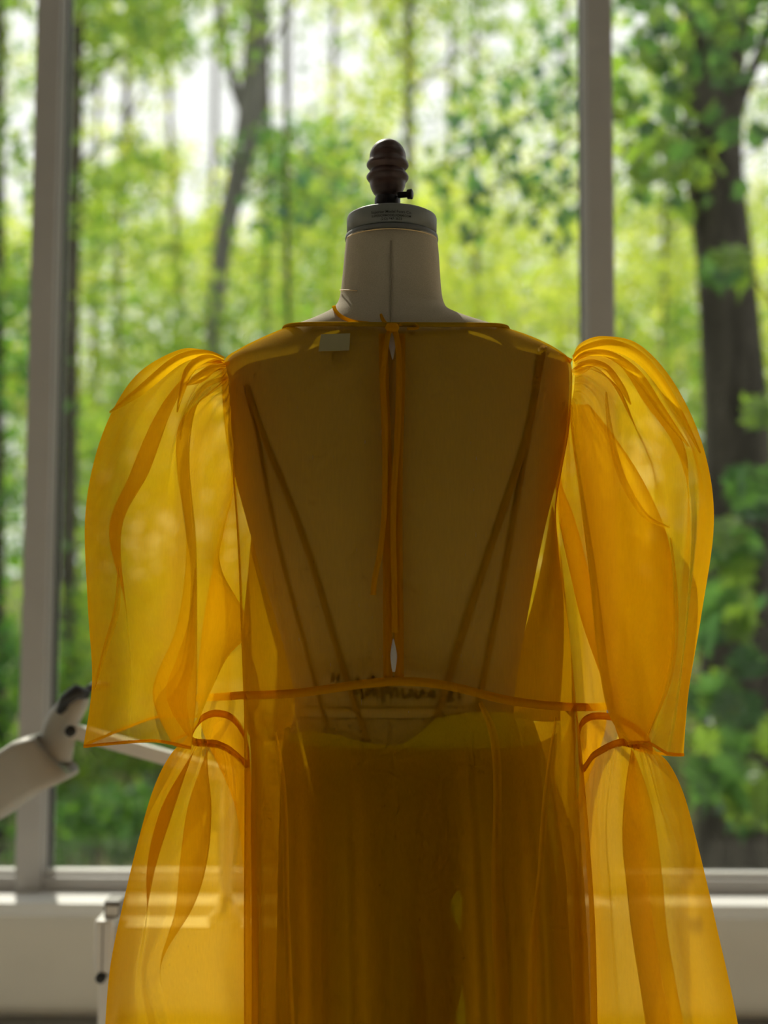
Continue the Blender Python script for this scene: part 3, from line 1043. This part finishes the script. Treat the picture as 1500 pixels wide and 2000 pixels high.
# body: back half follows the form, front half swings wide behind it
BODY = [  # y, back left, back right, back depth, front left, front right, front depth
    (650, 556, 990, .079, 556, 990, .068), (668, 512, 1046, .085, 512, 1046, .072), (692, 464, 1094, .091, 464, 1094, .078), (716, 437, 1114, .097, 437, 1114, .086),
    (780, 436, 1114, .105, 436, 1114, .102), (850, 442, 1108, .110, 442, 1108, .116), (930, 455, 1093, .113, 440, 1120, .131), (1000, 462, 1083, .114, 420, 1150, .150),
    (1100, 468, 1090, .112, 390, 1180, .172), (1240, 473, 1108, .106, 365, 1212, .185), (1365, 478, 1120, .100, 355, 1220, .19), (1450, 480, 1128, .118, 370, 1215, .19),
    (1600, 484, 1138, .145, 446, 1160, .19), (1800, 488, 1148, .163, 474, 1156, .19), (2000, 490, 1153, .170, 484, 1160, .19), (2300, 492, 1158, .175, 488, 1165, .19),
    (2640, 492, 1162, .175, 488, 1168, .19)]
BB = to_sec([(r[0], r[1], r[2], r[3], r[6]) for r in BODY])
BF = to_sec([(r[0], r[4], r[5], r[3], r[6]) for r in BODY])
BBs, BFs = spline(BB, 5), spline(BF, 5)
NPH = 200
vs = []
NR = len(BBs)
bumps = [(.30, .028, .05), (-.36, .02, .05), (.12, -.012, .06), (.62, .018, .05), (-.66, .022, .05), (-.12, .010, .05), (.44, -.012, .04), (-.52, -.012, .05)]
for k in range(NPH):
    phi = 2 * math.pi * k / NPH
    s = math.sin(phi)
    w = min(1, max(0, -s / .35))
    w = w * w * (3 - 2 * w)
    for j in range(NR):
        b, fr = BBs[j], BFs[j]
        cx = b[1] + (fr[1] - b[1]) * w
        hw = b[2] + (fr[2] - b[2]) * w
        low = min(1, max(0, (1.04 - b[0]) / .25))     # 0 above the waist, 1 in the skirt
        mid = min(1, max(0, (1.33 - b[0]) / .2))
        off = .0012 * mid * math.sin(11 * phi + 1) + low * .0035 * math.sin(13 * phi + .8) + low * .0025 * math.sin(23 * phi + 2 + 3 * b[0])
        if s < 0:
            off += mid * .009 * math.sin(15 * phi + .5) * min(1, -s * 2)
        zr = b[0]
        db_, df_ = b[3], b[4]
        if j < 16:        # the neckline dips at the centre back and front
            zr -= (.010 if s > 0 else .05) * s * s * (1 - j / 16)
            cx, hw, db_, df_ = sec_at(BBs, zr)
        p = ring_pt(cx, hw, db_, df_, zr, phi, off)
        if s > 0:
            u = (p.x - cx) / hw
            for c0, amp, wd in bumps:
                p.y -= low * amp * math.exp(-((u - c0) / wd) ** 2)
        vs.append(p)
mesh('dress_body', vs, grid_faces(NPH, NR, True), M['organza'], dress)

# lining of the skirt, a second layer hanging from the waist
LIN = to_sec([(1368, 484, 1118, .098, .13), (1442, 490, 1122, .105, .13), (1500, 494, 1118, .114, .13), (1600, 494, 1126, .132, .14), (1800, 498, 1134, .150, .15), (2000, 500, 1138, .158, .15), (2400, 502, 1142, .16, .16), (2600, 502, 1142, .16, .16)])
LINs = spline(LIN, 5)
lvs = []
for k in range(140):
    phi = 2 * math.pi * k / 140
    for j, r in enumerate(LINs):
        t = j / (len(LINs) - 1)
        ztop = LINs[0][0] - (LIN[0][0] - LIN[1][0]) * (1 - abs(math.cos(phi)) ** 6)
        zr = ztop + (LINs[-1][0] - ztop) * t
        r = [zr] + sec_at(LINs, zr)
        lvs.append(ring_pt(r[1], r[2], r[3], r[4], r[0], phi, t * .006 * math.sin(12 * phi + 1.4) + t * .004 * math.sin(21 * phi)))
mesh('skirt_lining', lvs, grid_faces(140, len(LINs), True), M['skirt_lining'], dress)

# neckline binding round the back and over the shoulders
top = [vs[k * NR] + Vector((0, -.0012, .0006)) for k in range(NPH)]
v, f = tube(top + [top[0], top[1]], .0026, 8)
mesh('neckline_binding', v, f, M['lining'], dress)
# darker side pieces of the bodice, seen through the back
for side, poly in (('l', [[(496, 985), (498, 990), (500, 1000)], [(486, 1100), (503, 1110), (522, 1120)], [(477, 1200), (510, 1205), (548, 1215)], [(474, 1290), (520, 1300), (582, 1310)], [(476, 1370), (530, 1372), (594, 1362)], [(484, 1432), (525, 1440), (575, 1428)], [(505, 1446), (525, 1448), (560, 1443)]]),
                   ('r', [[(1078, 985), (1080, 990), (1082, 1000)], [(1058, 1100), (1080, 1100), (1098, 1105)], [(1034, 1200), (1072, 1200), (1108, 1205)], [(1004, 1300), (1065, 1300), (1117, 1300)], [(994, 1360), (1065, 1374), (1122, 1377)], [(1000, 1400), (1065, 1410), (1122, 1402)]])):
    rows = []
    for r in poly:
        a = spline([(x, y, Yd) for (x, y), Yd in zip(r, (1.52, 1.49, 1.52) if side == 'l' else (1.52, 1.49, 1.52))], 5)
        rows.append(a)
    rows = np.array(rows)
    g2 = np.array([spline(rows[:, c, :], 4) for c in range(rows.shape[1])])
    nu, nv = g2.shape[:2]
    mesh('side_panel', [P(*q) for q in g2.reshape(-1, 3)], grid_faces(nu, nv, False), M['lining'], dress)


def dsurf(px, py, off=.003):
    return surf(px, py, BB, off)


# waist cord
cord = [P(383, 1363, 1.57), P(430, 1361, 1.53), P(474, 1358, 1.44), dsurf(500, 1358, .006)]
for x, y in [(575, 1354), (640, 1346), (700, 1337), (770, 1331), (840, 1334), (900, 1345), (950, 1358), (1000, 1369), (1060, 1377), (1100, 1380)]:
    cord.append(dsurf(x, y, .006))
cord += [P(1124, 1381, 1.44), P(1160, 1381, 1.53), P(1192, 1379, 1.57)]
v, f = ribbon(spline(cord, 5), .0092, .003)
mesh('waist_cord', v, f, M['binding'], dress)

# placket strips either side of the centre back slit
for xs in ([(748, 652), (751, 760), (756, 900), (757, 1050), (757, 1200), (758, 1330)], [(783, 652), (782, 760), (778, 900), (777, 1050), (779, 1200), (780, 1330)]):
    sp = spline(xs, 6)
    v, f = ribbon([dsurf(a, b, .0045) for a, b in sp], .0100, .0010)
    mesh('placket', v, f, M['organza_double'], dress)
# the slit: bare linen shows between the strips
slit = plain('bare_linen', (.46, .41, .34), .9, noise=.06, nscale=600)
for pts, w in (([(766, 650), (766, 675), (767, 702)], [.0085, .0075, .001]), ([(768, 1248), (769, 1280), (769, 1312)], [.001, .0070, .003])):
    sp = spline([(a, b, c) for (a, b), c in zip(pts, w)], 6)
    v, f = ribbon([dsurf(a, b, .0050) for a, b, c in sp], 0, .0006, widths=[c for a, b, c in sp])
    mesh('keyhole', v, f, slit, dress)
# neck ties, knotted at the nape and hanging down the spine
ties = [([(762, 640), (755, 670), (748, 740), (752, 830), (752, 930), (750, 1010), (742, 1080), (732, 1130), (729, 1162)], .0058),
        ([(770, 640), (778, 680), (780, 760), (776, 860), (770, 950), (768, 1040), (770, 1140), (771, 1235)], .0062)]
for pts, w in ties:
    sp = spline(pts, 6)
    v, f = ribbon([dsurf(a, b, .0085 if 650 < b < 1100 else .007) for a, b in sp], w, .0014)
    mesh('neck_tie', v, f, M['binding'], dress)
kn = dsurf(766, 640, .008)
bvs, bfs = lathe([(.001, -.007), (.006, -.0055), (.008, 0), (.0058, .0055), (.001, .007)], 0, 0, 16)
mesh('tie_knot', [(kn.x + a, kn.y + b * .6, kn.z + c * .8) for a, b, c in bvs], bfs, M['binding'], dress)
loop = [(652, 598), (656, 608), (668, 619), (690, 628), (720, 632), (750, 636), (766, 640)]
v, f = ribbon([surf(a, b, FSEC, .004) for a, b in spline(loop, 5)], .0042, .0014)
mesh('neck_loop', v, f, M['binding'], dress)
loop = [(766, 641), (790, 632), (812, 634), (815, 641), (795, 642)]
v, f = ribbon([surf(a, b, FSEC, .008) for a, b in spline(loop, 5)], .0028, .0012)
mesh('bow_loop', v, f, M['binding'], dress)
loop = [(766, 641), (752, 628), (744, 614), (747, 626), (760, 638)]
v, f = ribbon([surf(a, b, FSEC, .008) for a, b in spline(loop, 5)], .0024, .0012)
mesh('bow_loop', v, f, M['binding'], dress)
# sewn-in label
q = [dsurf(x, y, .005) for x, y in ((627, 653), (684, 651), (682, 684), (622, 686))]
mesh('label_tag', q + [p + Vector((0, .0008, 0)) for p in q], [(0, 1, 2, 3), (7, 6, 5, 4), (0, 4, 5, 1), (1, 5, 6, 2), (2, 6, 7, 3), (3, 7, 4, 0)], M['paper'], dress, smooth=False)

# shoulder seam folds, light catching them
for pts in ([(545, 662), (500, 682), (455, 706), (432, 716)], [(992, 650), (1040, 668), (1085, 690), (1116, 706)]):
    sp = spline(pts, 6)
    v, f = tube([P(a, b, CY - .03) for a, b in sp], .0030, 6)
    mesh('shoulder_seam', v, f, M['binding'], dress)


# ---- sleeves: threads (meridians) from armhole to hem, given as (px, py, cm toward the viewer)
def sleeve(name, threads, nu=8, nv=8, pleat=.0, mat='organza', back=0.0):
    T = np.array(threads, float)
    along = np.array([spline(t, nv) for t in T])                       # (m, J, 3)
    around = np.array([spline(along[:, j, :], nu, True) for j in range(along.shape[1])])   # (J, U, 3)
    J, U = around.shape[:2]
    verts = []
    for u in range(U):
        for j in range(J):
            x, y, d = around[j, u]
            t = j / (J - 1)
            g = pleat * (1 - 2 * abs(math.sin(u * math.pi / U * 24 + .4 * math.sin(u * .09)))) * min(1, t * 14) * math.exp(-t * 5.5)
            d = d + g
            y = y - g * 5
            d += .12 * math.sin(u * .21 + t * 5) * t
            verts.append(P(x, y, CY + back - d / 100))
    ob = mesh(name, verts, grid_faces(U, J, True), M[mat], dress)
    hem = [verts[u * J + J - 1] for u in range(U)]
    head = [verts[u * J] for u in range(U)]
    return ob, head, hem


def close_tape(pts, width, thick, name, parent, mat):
    """A band round an opening, standing along the cloth."""
    n = len(pts)
    vs2, fs2 = [], []
    for i in range(n):
        p = Vector(pts[i])
        vs2 += [p + Vector((0, 0, width / 2)), p + Vector((0, 0, -width / 2))]
    for i in range(n):
        i2 = (i + 1) % n
        fs2.append((2 * i, 2 * i + 1, 2 * i2 + 1, 2 * i2))
    ob = mesh(name, vs2, fs2, mat, parent)
    sm = ob.modifiers.new('thickness', 'SOLIDIFY')
    sm.thickness = thick
    return ob


LU = [
    [(434, 700, 0), (400, 686, 1), (345, 686, 1), (262, 738, 1), (200, 850, 0), (168, 1000, 0), (172, 1180, 0), (180, 1330, 0), (163, 1457, 1)],
    [(436, 702, 2), (405, 694, 4), (350, 700, 5), (272, 765, 6), (215, 880, 6), (185, 1010, 6), (192, 1180, 6), (200, 1330, 5), (190, 1455, 5)],
    [(437, 704, 3), (410, 700, 6), (362, 712, 8), (292, 790, 10), (235, 905, 10), (212, 1030, 10), (222, 1190, 9), (228, 1335, 8), (222, 1452, 7)],
    [(438, 706, 4), (418, 706, 8), (385, 718, 10), (336, 800, 12), (292, 920, 12), (238, 1030, 11.5), (245, 1190, 10), (252, 1335, 9), (245, 1450, 8)],
    [(439, 708, 3), (412, 712, 6), (355, 742, 8), (302, 815, 9), (252, 930, 9.5), (215, 1040, 10), (250, 1190, 9.6), (262, 1335, 9), (258, 1449, 8)],
    [(440, 712, 4), (420, 722, 8), (385, 745, 9), (345, 830, 11), (320, 940, 12), (300, 1070, 12.5), (300, 1200, 12), (305, 1335, 10), (300, 1447, 9)],
    [(442, 720, 5), (425, 735, 9), (395, 755, 10), (362, 800, 11.5), (345, 900, 12), (350, 1060, 12.5), (345, 1200, 12), (345, 1340, 11), (340, 1453, 10)],
    [(444, 730, 5), (432, 745, 9), (410, 765, 10), (382, 800, 12), (370, 900, 13), (383, 1060, 12.5), (385, 1220, 12), (383, 1350, 11), (374, 1461, 10)],
    [(446, 740, 4), (436, 752, 7), (405, 775, 8), (350, 830, 9), (346, 920, 9), (364, 1060, 9), (346, 1220, 8), (298, 1350, 8), (335, 1450, 7)],
    [(448, 760, 4), (440, 775, 7), (420, 790, 7), (395, 850, 8), (388, 950, 7), (395, 1080, 6), (395, 1220, 5), (390, 1340, 4), (372, 1430, 3)],
    [(452, 800, 4), (448, 815, 6), (440, 830, 6), (425, 880, 6), (415, 970, 5), (412, 1080, 4), (430, 1210, 3), (415, 1320, 2), (385, 1415, 1)],
    [(460, 900, 2), (459, 905, 3), (456, 920, 3), (452, 950, 3), (436, 1030, 2), (432, 1110, 1), (486, 1222, 0), (440, 1290, 0), (388, 1400, -1)],
    [(458, 930, -2), (456, 930, -3), (452, 940, -4), (445, 970, -5), (425, 1050, -6), (415, 1120, -6), (450, 1225, -5), (410, 1310, -5), (375, 1400, -5)],
    [(452, 860, -4), (445, 860, -7), (425, 870, -9), (395, 920, -11), (370, 1030, -12), (355, 1130, -12), (350, 1240, -11), (330, 1330, -10), (310, 1400, -10)],
    [(445, 780, -5), (430, 775, -9), (390, 790, -11), (340, 850, -13), (310, 990, -14), (290, 1110, -14), (285, 1230, -13), (270, 1340, -12), (250, 1420, -11)],
    [(438, 720, -4), (415, 710, -7), (365, 725, -9), (290, 790, -10), (240, 900, -10), (215, 1040, -10), (218, 1190, -9), (215, 1335, -8), (195, 1442, -7)]]
RU = [
    [(1118, 698, 0), (1135, 672, 1), (1180, 658, 1), (1250, 676, 1), (1320, 755, 0), (1375, 880, 0), (1394, 1020, 0), (1370, 1200, 0), (1345, 1350, 0), (1335, 1474, 1)],
    [(1119, 700, 2), (1138, 678, 4), (1180, 668, 5), (1245, 690, 5), (1310, 775, 5), (1360, 890, 5), (1378, 1020, 5), (1356, 1200, 5), (1335, 1350, 4), (1322, 1474, 3)],
    [(1120, 702, 3), (1140, 684, 6), (1185, 680, 8), (1244, 708, 9), (1298, 790, 9), (1350, 880, 9), (1364, 1000, 9), (1345, 1200, 8), (1328, 1350, 6), (1310, 1472, 4)],
    [(1121, 705, 2), (1140, 690, 4), (1172, 692, 6), (1215, 718, 6.5), (1258, 785, 6.5), (1318, 872, 7), (1348, 990, 8), (1340, 1200, 8), (1322, 1350, 6), (1300, 1470, 4)],
    [(1122, 710, 4), (1145, 696, 8), (1187, 698, 9.5), (1240, 735, 10), (1292, 805, 10), (1338, 880, 10), (1340, 1000, 11), (1325, 1200, 10), (1312, 1330, 8), (1275, 1455, 6)],
    [(1123, 718, 3), (1142, 712, 6), (1168, 718, 7), (1198, 750, 7), (1230, 805, 8), (1272, 885, 9), (1305, 1000, 10), (1305, 1200, 10), (1300, 1335, 8), (1268, 1452, 6)],
    [(1123, 730, 5), (1145, 720, 9), (1180, 735, 10), (1215, 770, 11), (1245, 850, 12), (1274, 930, 12.5), (1276, 1030, 12.5), (1275, 1200, 12), (1275, 1345, 9), (1258, 1450, 7)],
    [(1122, 745, 5), (1142, 745, 9), (1170, 770, 10), (1192, 815, 11), (1205, 890, 12), (1225, 960, 12), (1235, 1060, 13), (1240, 1200, 12.5), (1250, 1350, 10), (1250, 1450, 7)],
    [(1120, 765, 5), (1138, 770, 9), (1155, 800, 10), (1162, 860, 11), (1170, 930, 11), (1185, 1010, 11.5), (1195, 1100, 12), (1205, 1220, 12), (1220, 1360, 10), (1240, 1450, 7)],
    [(1116, 785, 4), (1120, 800, 7), (1124, 860, 9), (1132, 940, 10), (1140, 1020, 10), (1152, 1120, 10), (1160, 1210, 10), (1170, 1300, 9), (1190, 1395, 8), (1228, 1452, 6)],
    [(1112, 800, 2), (1116, 820, 4), (1124, 880, 5), (1138, 960, 5), (1150, 1030, 5), (1164, 1120, 5), (1176, 1210, 5), (1188, 1300, 5), (1204, 1395, 4), (1234, 1455, 3)],
    [(1108, 820, 0), (1108, 840, 1), (1106, 890, 1), (1105, 960, 0), (1110, 1030, 0), (1122, 1120, -1), (1138, 1200, -2), (1165, 1290, -3), (1200, 1390, -3), (1238, 1460, -2)],
    [(1106, 830, -2), (1100, 855, -3), (1090, 900, -4), (1088, 960, -5), (1100, 1040, -5), (1122, 1130, -5), (1142, 1212, -6), (1172, 1300, -6), (1210, 1395, -5), (1250, 1465, -4)],
    [(1110, 800, -4), (1120, 830, -7), (1140, 890, -9), (1160, 960, -10), (1175, 1040, -10), (1190, 1130, -10), (1205, 1220, -10), (1225, 1310, -9), (1250, 1400, -8), (1275, 1470, -6)],
    [(1115, 750, -5), (1140, 760, -9), (1180, 800, -11), (1225, 870, -12), (1255, 960, -13), (1275, 1060, -13), (1280, 1200, -12), (1285, 1310, -10), (1295, 1400, -8), (1305, 1474, -5)],
    [(1118, 715, -4), (1140, 700, -7), (1185, 705, -9), (1245, 750, -10), (1300, 830, -10), (1345, 930, -10), (1360, 1040, -9), (1345, 1200, -8), (1330, 1340, -6), (1325, 1475, -3)]]
LL = [
    [(372, 1440, 0), (335, 1472, 0), (300, 1540, 0), (268, 1650, 0), (238, 1775, 0), (215, 1890, 0), (205, 2010, 0), (200, 2120, 0)],
    [(376, 1448, 2), (345, 1490, 4), (312, 1560, 5), (282, 1670, 6), (262, 1790, 7), (245, 1900, 7), (238, 2010, 7), (235, 2120, 7)],
    [(384, 1450, 3), (368, 1495, 6), (340, 1580, 8), (305, 1690, 9), (282, 1800, 10), (262, 1910, 10), (268, 2010, 10), (270, 2120, 10)],
    [(392, 1451, 2), (358, 1500, 4), (312, 1585, 5), (288, 1695, 7), (290, 1800, 9), (275, 1910, 10), (290, 2010, 10), (295, 2120, 10)],
    [(398, 1451, 3.5), (388, 1500, 7), (362, 1580, 9), (345, 1680, 10), (328, 1790, 11), (288, 1900, 11), (310, 2010, 12), (320, 2120, 12)],
    [(405, 1452, 2.5), (406, 1500, 5), (413, 1580, 6.5), (405, 1680, 7.5), (378, 1770, 9), (312, 1890, 10.5), (330, 2010, 11), (345, 2120, 11)],
    [(412, 1452, 3), (392, 1500, 3.5), (366, 1580, 4.5), (352, 1680, 5.5), (342, 1780, 8), (318, 1890, 10), (350, 2010, 11), (370, 2120, 11)],
    [(425, 1454, 3.5), (430, 1500, 5), (425, 1580, 6), (420, 1690, 7), (405, 1790, 8), (385, 1890, 9), (395, 2010, 10), (405, 2120, 10)],
    [(440, 1460, 3), (448, 1510, 4), (452, 1590, 5), (450, 1690, 6), (440, 1790, 7), (430, 1890, 8), (440, 2010, 8), (445, 2120, 8)],
    [(460, 1473, 3), (466, 1520, 4), (470, 1600, 4), (468, 1700, 4), (462, 1800, 5), (455, 1900, 5), (470, 2010, 5), (475, 2120, 5)],
    [(486, 1492, 1), (490, 1540, 0), (492, 1620, 0), (490, 1710, 0), (488, 1810, 0), (490, 1900, 0), (495, 2010, 0), (498, 2120, 0)],
    [(480, 1440, -2), (484, 1500, -3), (480, 1600, -4), (475, 1700, -5), (470, 1800, -6), (470, 1900, -6), (475, 2010, -6), (480, 2120, -6)],
    [(455, 1403, -3.5), (456, 1480, -6), (450, 1600, -8), (440, 1700, -9), (430, 1800, -10), (430, 1900, -10), (435, 2010, -10), (440, 2120, -10)],
    [(422, 1393, -4), (415, 1480, -7), (400, 1600, -9), (385, 1700, -10), (372, 1800, -11), (365, 1900, -11), (370, 2010, -11), (370, 2120, -11)],
    [(395, 1402, -3.5), (380, 1485, -6), (352, 1590, -8), (325, 1700, -9), (302, 1800, -9), (290, 1900, -9), (288, 2010, -9), (285, 2120, -9)],
    [(378, 1420, -2), (350, 1480, -4), (318, 1570, -5), (285, 1680, -6), (258, 1790, -6), (238, 1900, -6), (230, 2010, -6), (225, 2120, -6)]]
RL = [
    [(1272, 1465, 0), (1305, 1490, 0), (1335, 1550, 0), (1360, 1640, 0), (1382, 1730, 0), (1402, 1820, 0), (1425, 1920, 0), (1445, 2020, 0), (1460, 2120, 0)],
    [(1266, 1462, 2), (1288, 1490, 4), (1310, 1550, 6), (1335, 1640, 6), (1358, 1730, 7), (1378, 1820, 7), (1400, 1920, 7), (1418, 2020, 7), (1430, 2120, 7)],
    [(1258, 1458, 3), (1272, 1492, 6), (1288, 1560, 8), (1318, 1640, 9), (1335, 1730, 10), (1340, 1820, 10), (1360, 1920, 10), (1375, 2020, 10), (1385, 2120, 10)],
    [(1250, 1456, 3.5), (1262, 1495, 7), (1286, 1580, 9), (1297, 1650, 10), (1304, 1730, 11), (1310, 1820, 12), (1328, 1920, 12), (1348, 2020, 12), (1362, 2120, 12)],
    [(1244, 1455, 2.5), (1248, 1495, 5), (1256, 1580, 6.5), (1258, 1650, 7.5), (1262, 1730, 8.5), (1270, 1820, 9), (1280, 1920, 9.5), (1295, 2020, 10), (1308, 2120, 10)],
    [(1236, 1453, 3), (1228, 1490, 4.5), (1218, 1570, 6.5), (1216, 1650, 8), (1224, 1730, 10), (1234, 1820, 11), (1250, 1920, 11.5), (1265, 2020, 12), (1275, 2120, 12)],
    [(1226, 1452, 2), (1246, 1490, 3.5), (1272, 1570, 5), (1286, 1650, 6), (1295, 1730, 7), (1303, 1820, 8), (1320, 1920, 8.5), (1338, 2020, 9), (1350, 2120, 9)],
    [(1212, 1450, 3), (1205, 1500, 4.5), (1198, 1580, 5.5), (1198, 1650, 6.5), (1205, 1730, 7), (1212, 1820, 8), (1222, 1920, 8), (1232, 2020, 8), (1240, 2120, 8)],
    [(1190, 1457, 3), (1185, 1510, 4), (1180, 1590, 4.5), (1182, 1660, 5), (1188, 1740, 5), (1192, 1820, 6), (1198, 1920, 6), (1203, 2020, 6), (1206, 2120, 6)],
    [(1160, 1475, 3), (1160, 1530, 3), (1162, 1600, 3), (1166, 1670, 3), (1170, 1745, 3), (1173, 1825, 3), (1176, 1920, 3), (1178, 2020, 3), (1180, 2120, 3)],
    [(1138, 1500, 1), (1138, 1550, 0), (1142, 1610, 0), (1146, 1680, 0), (1150, 1750, 0), (1153, 1825, 0), (1154, 1920, 0), (1155, 2020, 0), (1156, 2120, 0)],
    [(1132, 1430, -2), (1140, 1520, -3), (1148, 1610, -4), (1152, 1680, -5), (1158, 1750, -5), (1162, 1825, -5), (1164, 1920, -5), (1166, 2020, -5), (1168, 2120, -5)],
    [(1150, 1402, -3.5), (1165, 1500, -6), (1175, 1600, -8), (1180, 1680, -9), (1188, 1750, -10), (1195, 1825, -10), (1205, 1920, -10), (1212, 2020, -10), (1218, 2120, -10)],
    [(1190, 1400, -4), (1215, 1500, -7), (1230, 1600, -9), (1240, 1680, -10), (1250, 1750, -11), (1260, 1825, -11), (1275, 1920, -11), (1288, 2020, -11), (1296, 2120, -11)],
    [(1230, 1415, -3.5), (1258, 1495, -6), (1282, 1590, -8), (1300, 1670, -9), (1315, 1750, -9), (1330, 1830, -9), (1345, 1920, -9), (1360, 2020, -9), (1372, 2120, -9)],
    [(1260, 1440, -2), (1288, 1490, -4), (1315, 1560, -5), (1340, 1650, -6), (1362, 1740, -6), (1382, 1830, -6), (1402, 1920, -6), (1420, 2020, -6), (1435, 2120, -6)]]


def tuck(parent, pts, name='tuck', mat='organza_double', place=None, bulge=.6):
    """A fold of cloth lying on the garment: pts = (px, py, cm toward viewer, width px)."""
    sp = spline(pts, 6)
    n = len(sp)
    vv = []
    for i in range(n):
        t = sp[min(i + 1, n - 1)][:2] - sp[max(i - 1, 0)][:2]
        t = t / (np.linalg.norm(t) + 1e-9)
        nx, ny = -t[1], t[0]
        x, y, d, w = sp[i]
        for k in range(5):
            e = (k - 2) / 2
            h = bulge * (1 - e * e)
            a, b = x + nx * e * w / 2, y + ny * e * w / 2
            if place:
                vv.append(place(a, b, .004 + h * .006))
            else:
                vv.append(P(a, b, CY - (d + h) / 100))
    return mesh(name, vv, grid_faces(n, 5, False), M[mat], parent)


TUCKS = [[[(438, 701, 3.5, 8), (398, 690, 7, 14), (345, 705, 9, 20), (275, 762, 10.5, 18), (214, 806, 10, 4)],
          [(438, 706, 4.5, 6), (402, 700, 9, 16), (370, 722, 11, 18), (354, 770, 12.2, 10), (346, 805, 12.6, 3)],
          [(441, 716, 5.5, 5), (415, 720, 9.5, 16), (390, 738, 11, 20), (362, 752, 11.5, 4)],  # doubled strip stands in for the shade under the tuck above
          [(446, 738, 5, 6), (428, 742, 9.6, 10), (404, 752, 10.8, 9), (383, 775, 12.2, 8), (360, 815, 12.8, 7), (352, 860, 13, 3)],
          [(185, 1345, 6, 3), (205, 1270, 9, 10), (228, 1190, 10.3, 12), (232, 1110, 11.2, 4)],
          [(372, 1440, 10.6, 8), (345, 1360, 11.6, 40), (362, 1290, 12.4, 34), (376, 1210, 12.8, 14), (382, 1110, 13, 3)]],
         [[(1120, 698, 3.5, 8), (1145, 680, 7, 14), (1195, 674, 9, 22), (1255, 704, 9.8, 22), (1315, 785, 9.8, 16), (1368, 885, 9, 4)],
          [(1121, 706, 4.5, 6), (1150, 690, 8.8, 12), (1195, 694, 10.6, 14), (1245, 732, 11, 18), (1290, 798, 11, 16), (1345, 872, 10.5, 4)],
          [(1122, 722, 5.5, 6), (1150, 708, 9.6, 12), (1185, 718, 10.8, 12), (1215, 758, 11.8, 12), (1232, 790, 12.2, 3)],
          [(1184, 765, 11, 3), (1190, 830, 11.8, 10), (1212, 925, 12.8, 14), (1258, 1005, 13.4, 12), (1308, 1030, 12.8, 3)],
          [(1118, 728, 5.8, 10), (1128, 724, 7, 18), (1142, 722, 9, 10), (1156, 716, 10, 2)],
          [(1310, 1050, 12, 3), (1318, 1150, 11.6, 10), (1318, 1250, 11, 12), (1303, 1340, 9.5, 10), (1266, 1435, 7.6, 3)]]]
for nm, thr, pl, tks in (('sleeve_puff', LU, 1.1, TUCKS[0]), ('sleeve_puff', RU, 1.1, TUCKS[1])):
    ob, head, hem = sleeve(nm, thr, pleat=pl)
    for n_, tk in enumerate(tks):
        tuck(ob, tk, mat='organza_double' if n_ < 3 else 'organza')
    close_tape(hem, .0035, .0008, 'hem', ob, M['organza_double'])
for nm, thr, pl in (('sleeve_flounce', LL, .35), ('sleeve_flounce', RL, .35)):
    ob, head, hem = sleeve(nm, thr, pleat=pl)
    close_tape(head, .0085, .0016, 'gathered_cuff', ob, M['binding'])

# standing folds of the skirt
for pts in ([(938, 1372, 0, 8), (965, 1440, 0, 16), (972, 1550, 0, 16), (970, 1700, 0, 20), (976, 1850, 0, 26), (986, 2030, 0, 26)],
            [(538, 1430, 0, 4), (548, 1500, 0, 12), (556, 1600, 0, 12), (560, 1800, 0, 12), (568, 2030, 0, 16)],
            [(1086, 1400, 0, 5), (1066, 1560, 0, 12), (1056, 1700, 0, 12), (1042, 1850, 0, 16), (1040, 2030, 0, 18)]):
    tuck(dress, pts, 'skirt_fold', 'organza', place=lambda a, b, o: surf(a, b, BB, o + .012))
tuck(slip, [(842, 1540, 0, 12), (846, 1620, 0, 50), (848, 1750, 0, 62), (846, 1900, 0, 70), (844, 2030, 0, 76)], 'back_shade_band', 'lining', place=lambda a, b, o: surf(a, b, SSEC, o + .006))  # dark cloth strip stands in for the shadow between the skirt layers

# under-sleeve inside the right puff, running from the armhole to the gathered cuff
rows = [(790, 1112, 1150, 3), (860, 1118, 1205, 5), (950, 1130, 1262, 6.5), (1050, 1142, 1304, 7.5), (1150, 1154, 1316, 7.5), (1250, 1164, 1318, 7), (1340, 1178, 1302, 6), (1410, 1198, 1276, 5), (1456, 1214, 1262, 3.5)]
thr = []
for k in range(16):
    a = 2 * math.pi * k / 16
    thr.append([((x0 + x1) / 2 + (x1 - x0) / 2 * math.cos(a), y, dd * math.sin(a) * (.9 + .1 * math.cos(3 * a))) for y, x0, x1, dd in rows])
ob, head, hem = sleeve('under_sleeve', thr, nu=6, nv=6, pleat=.3)
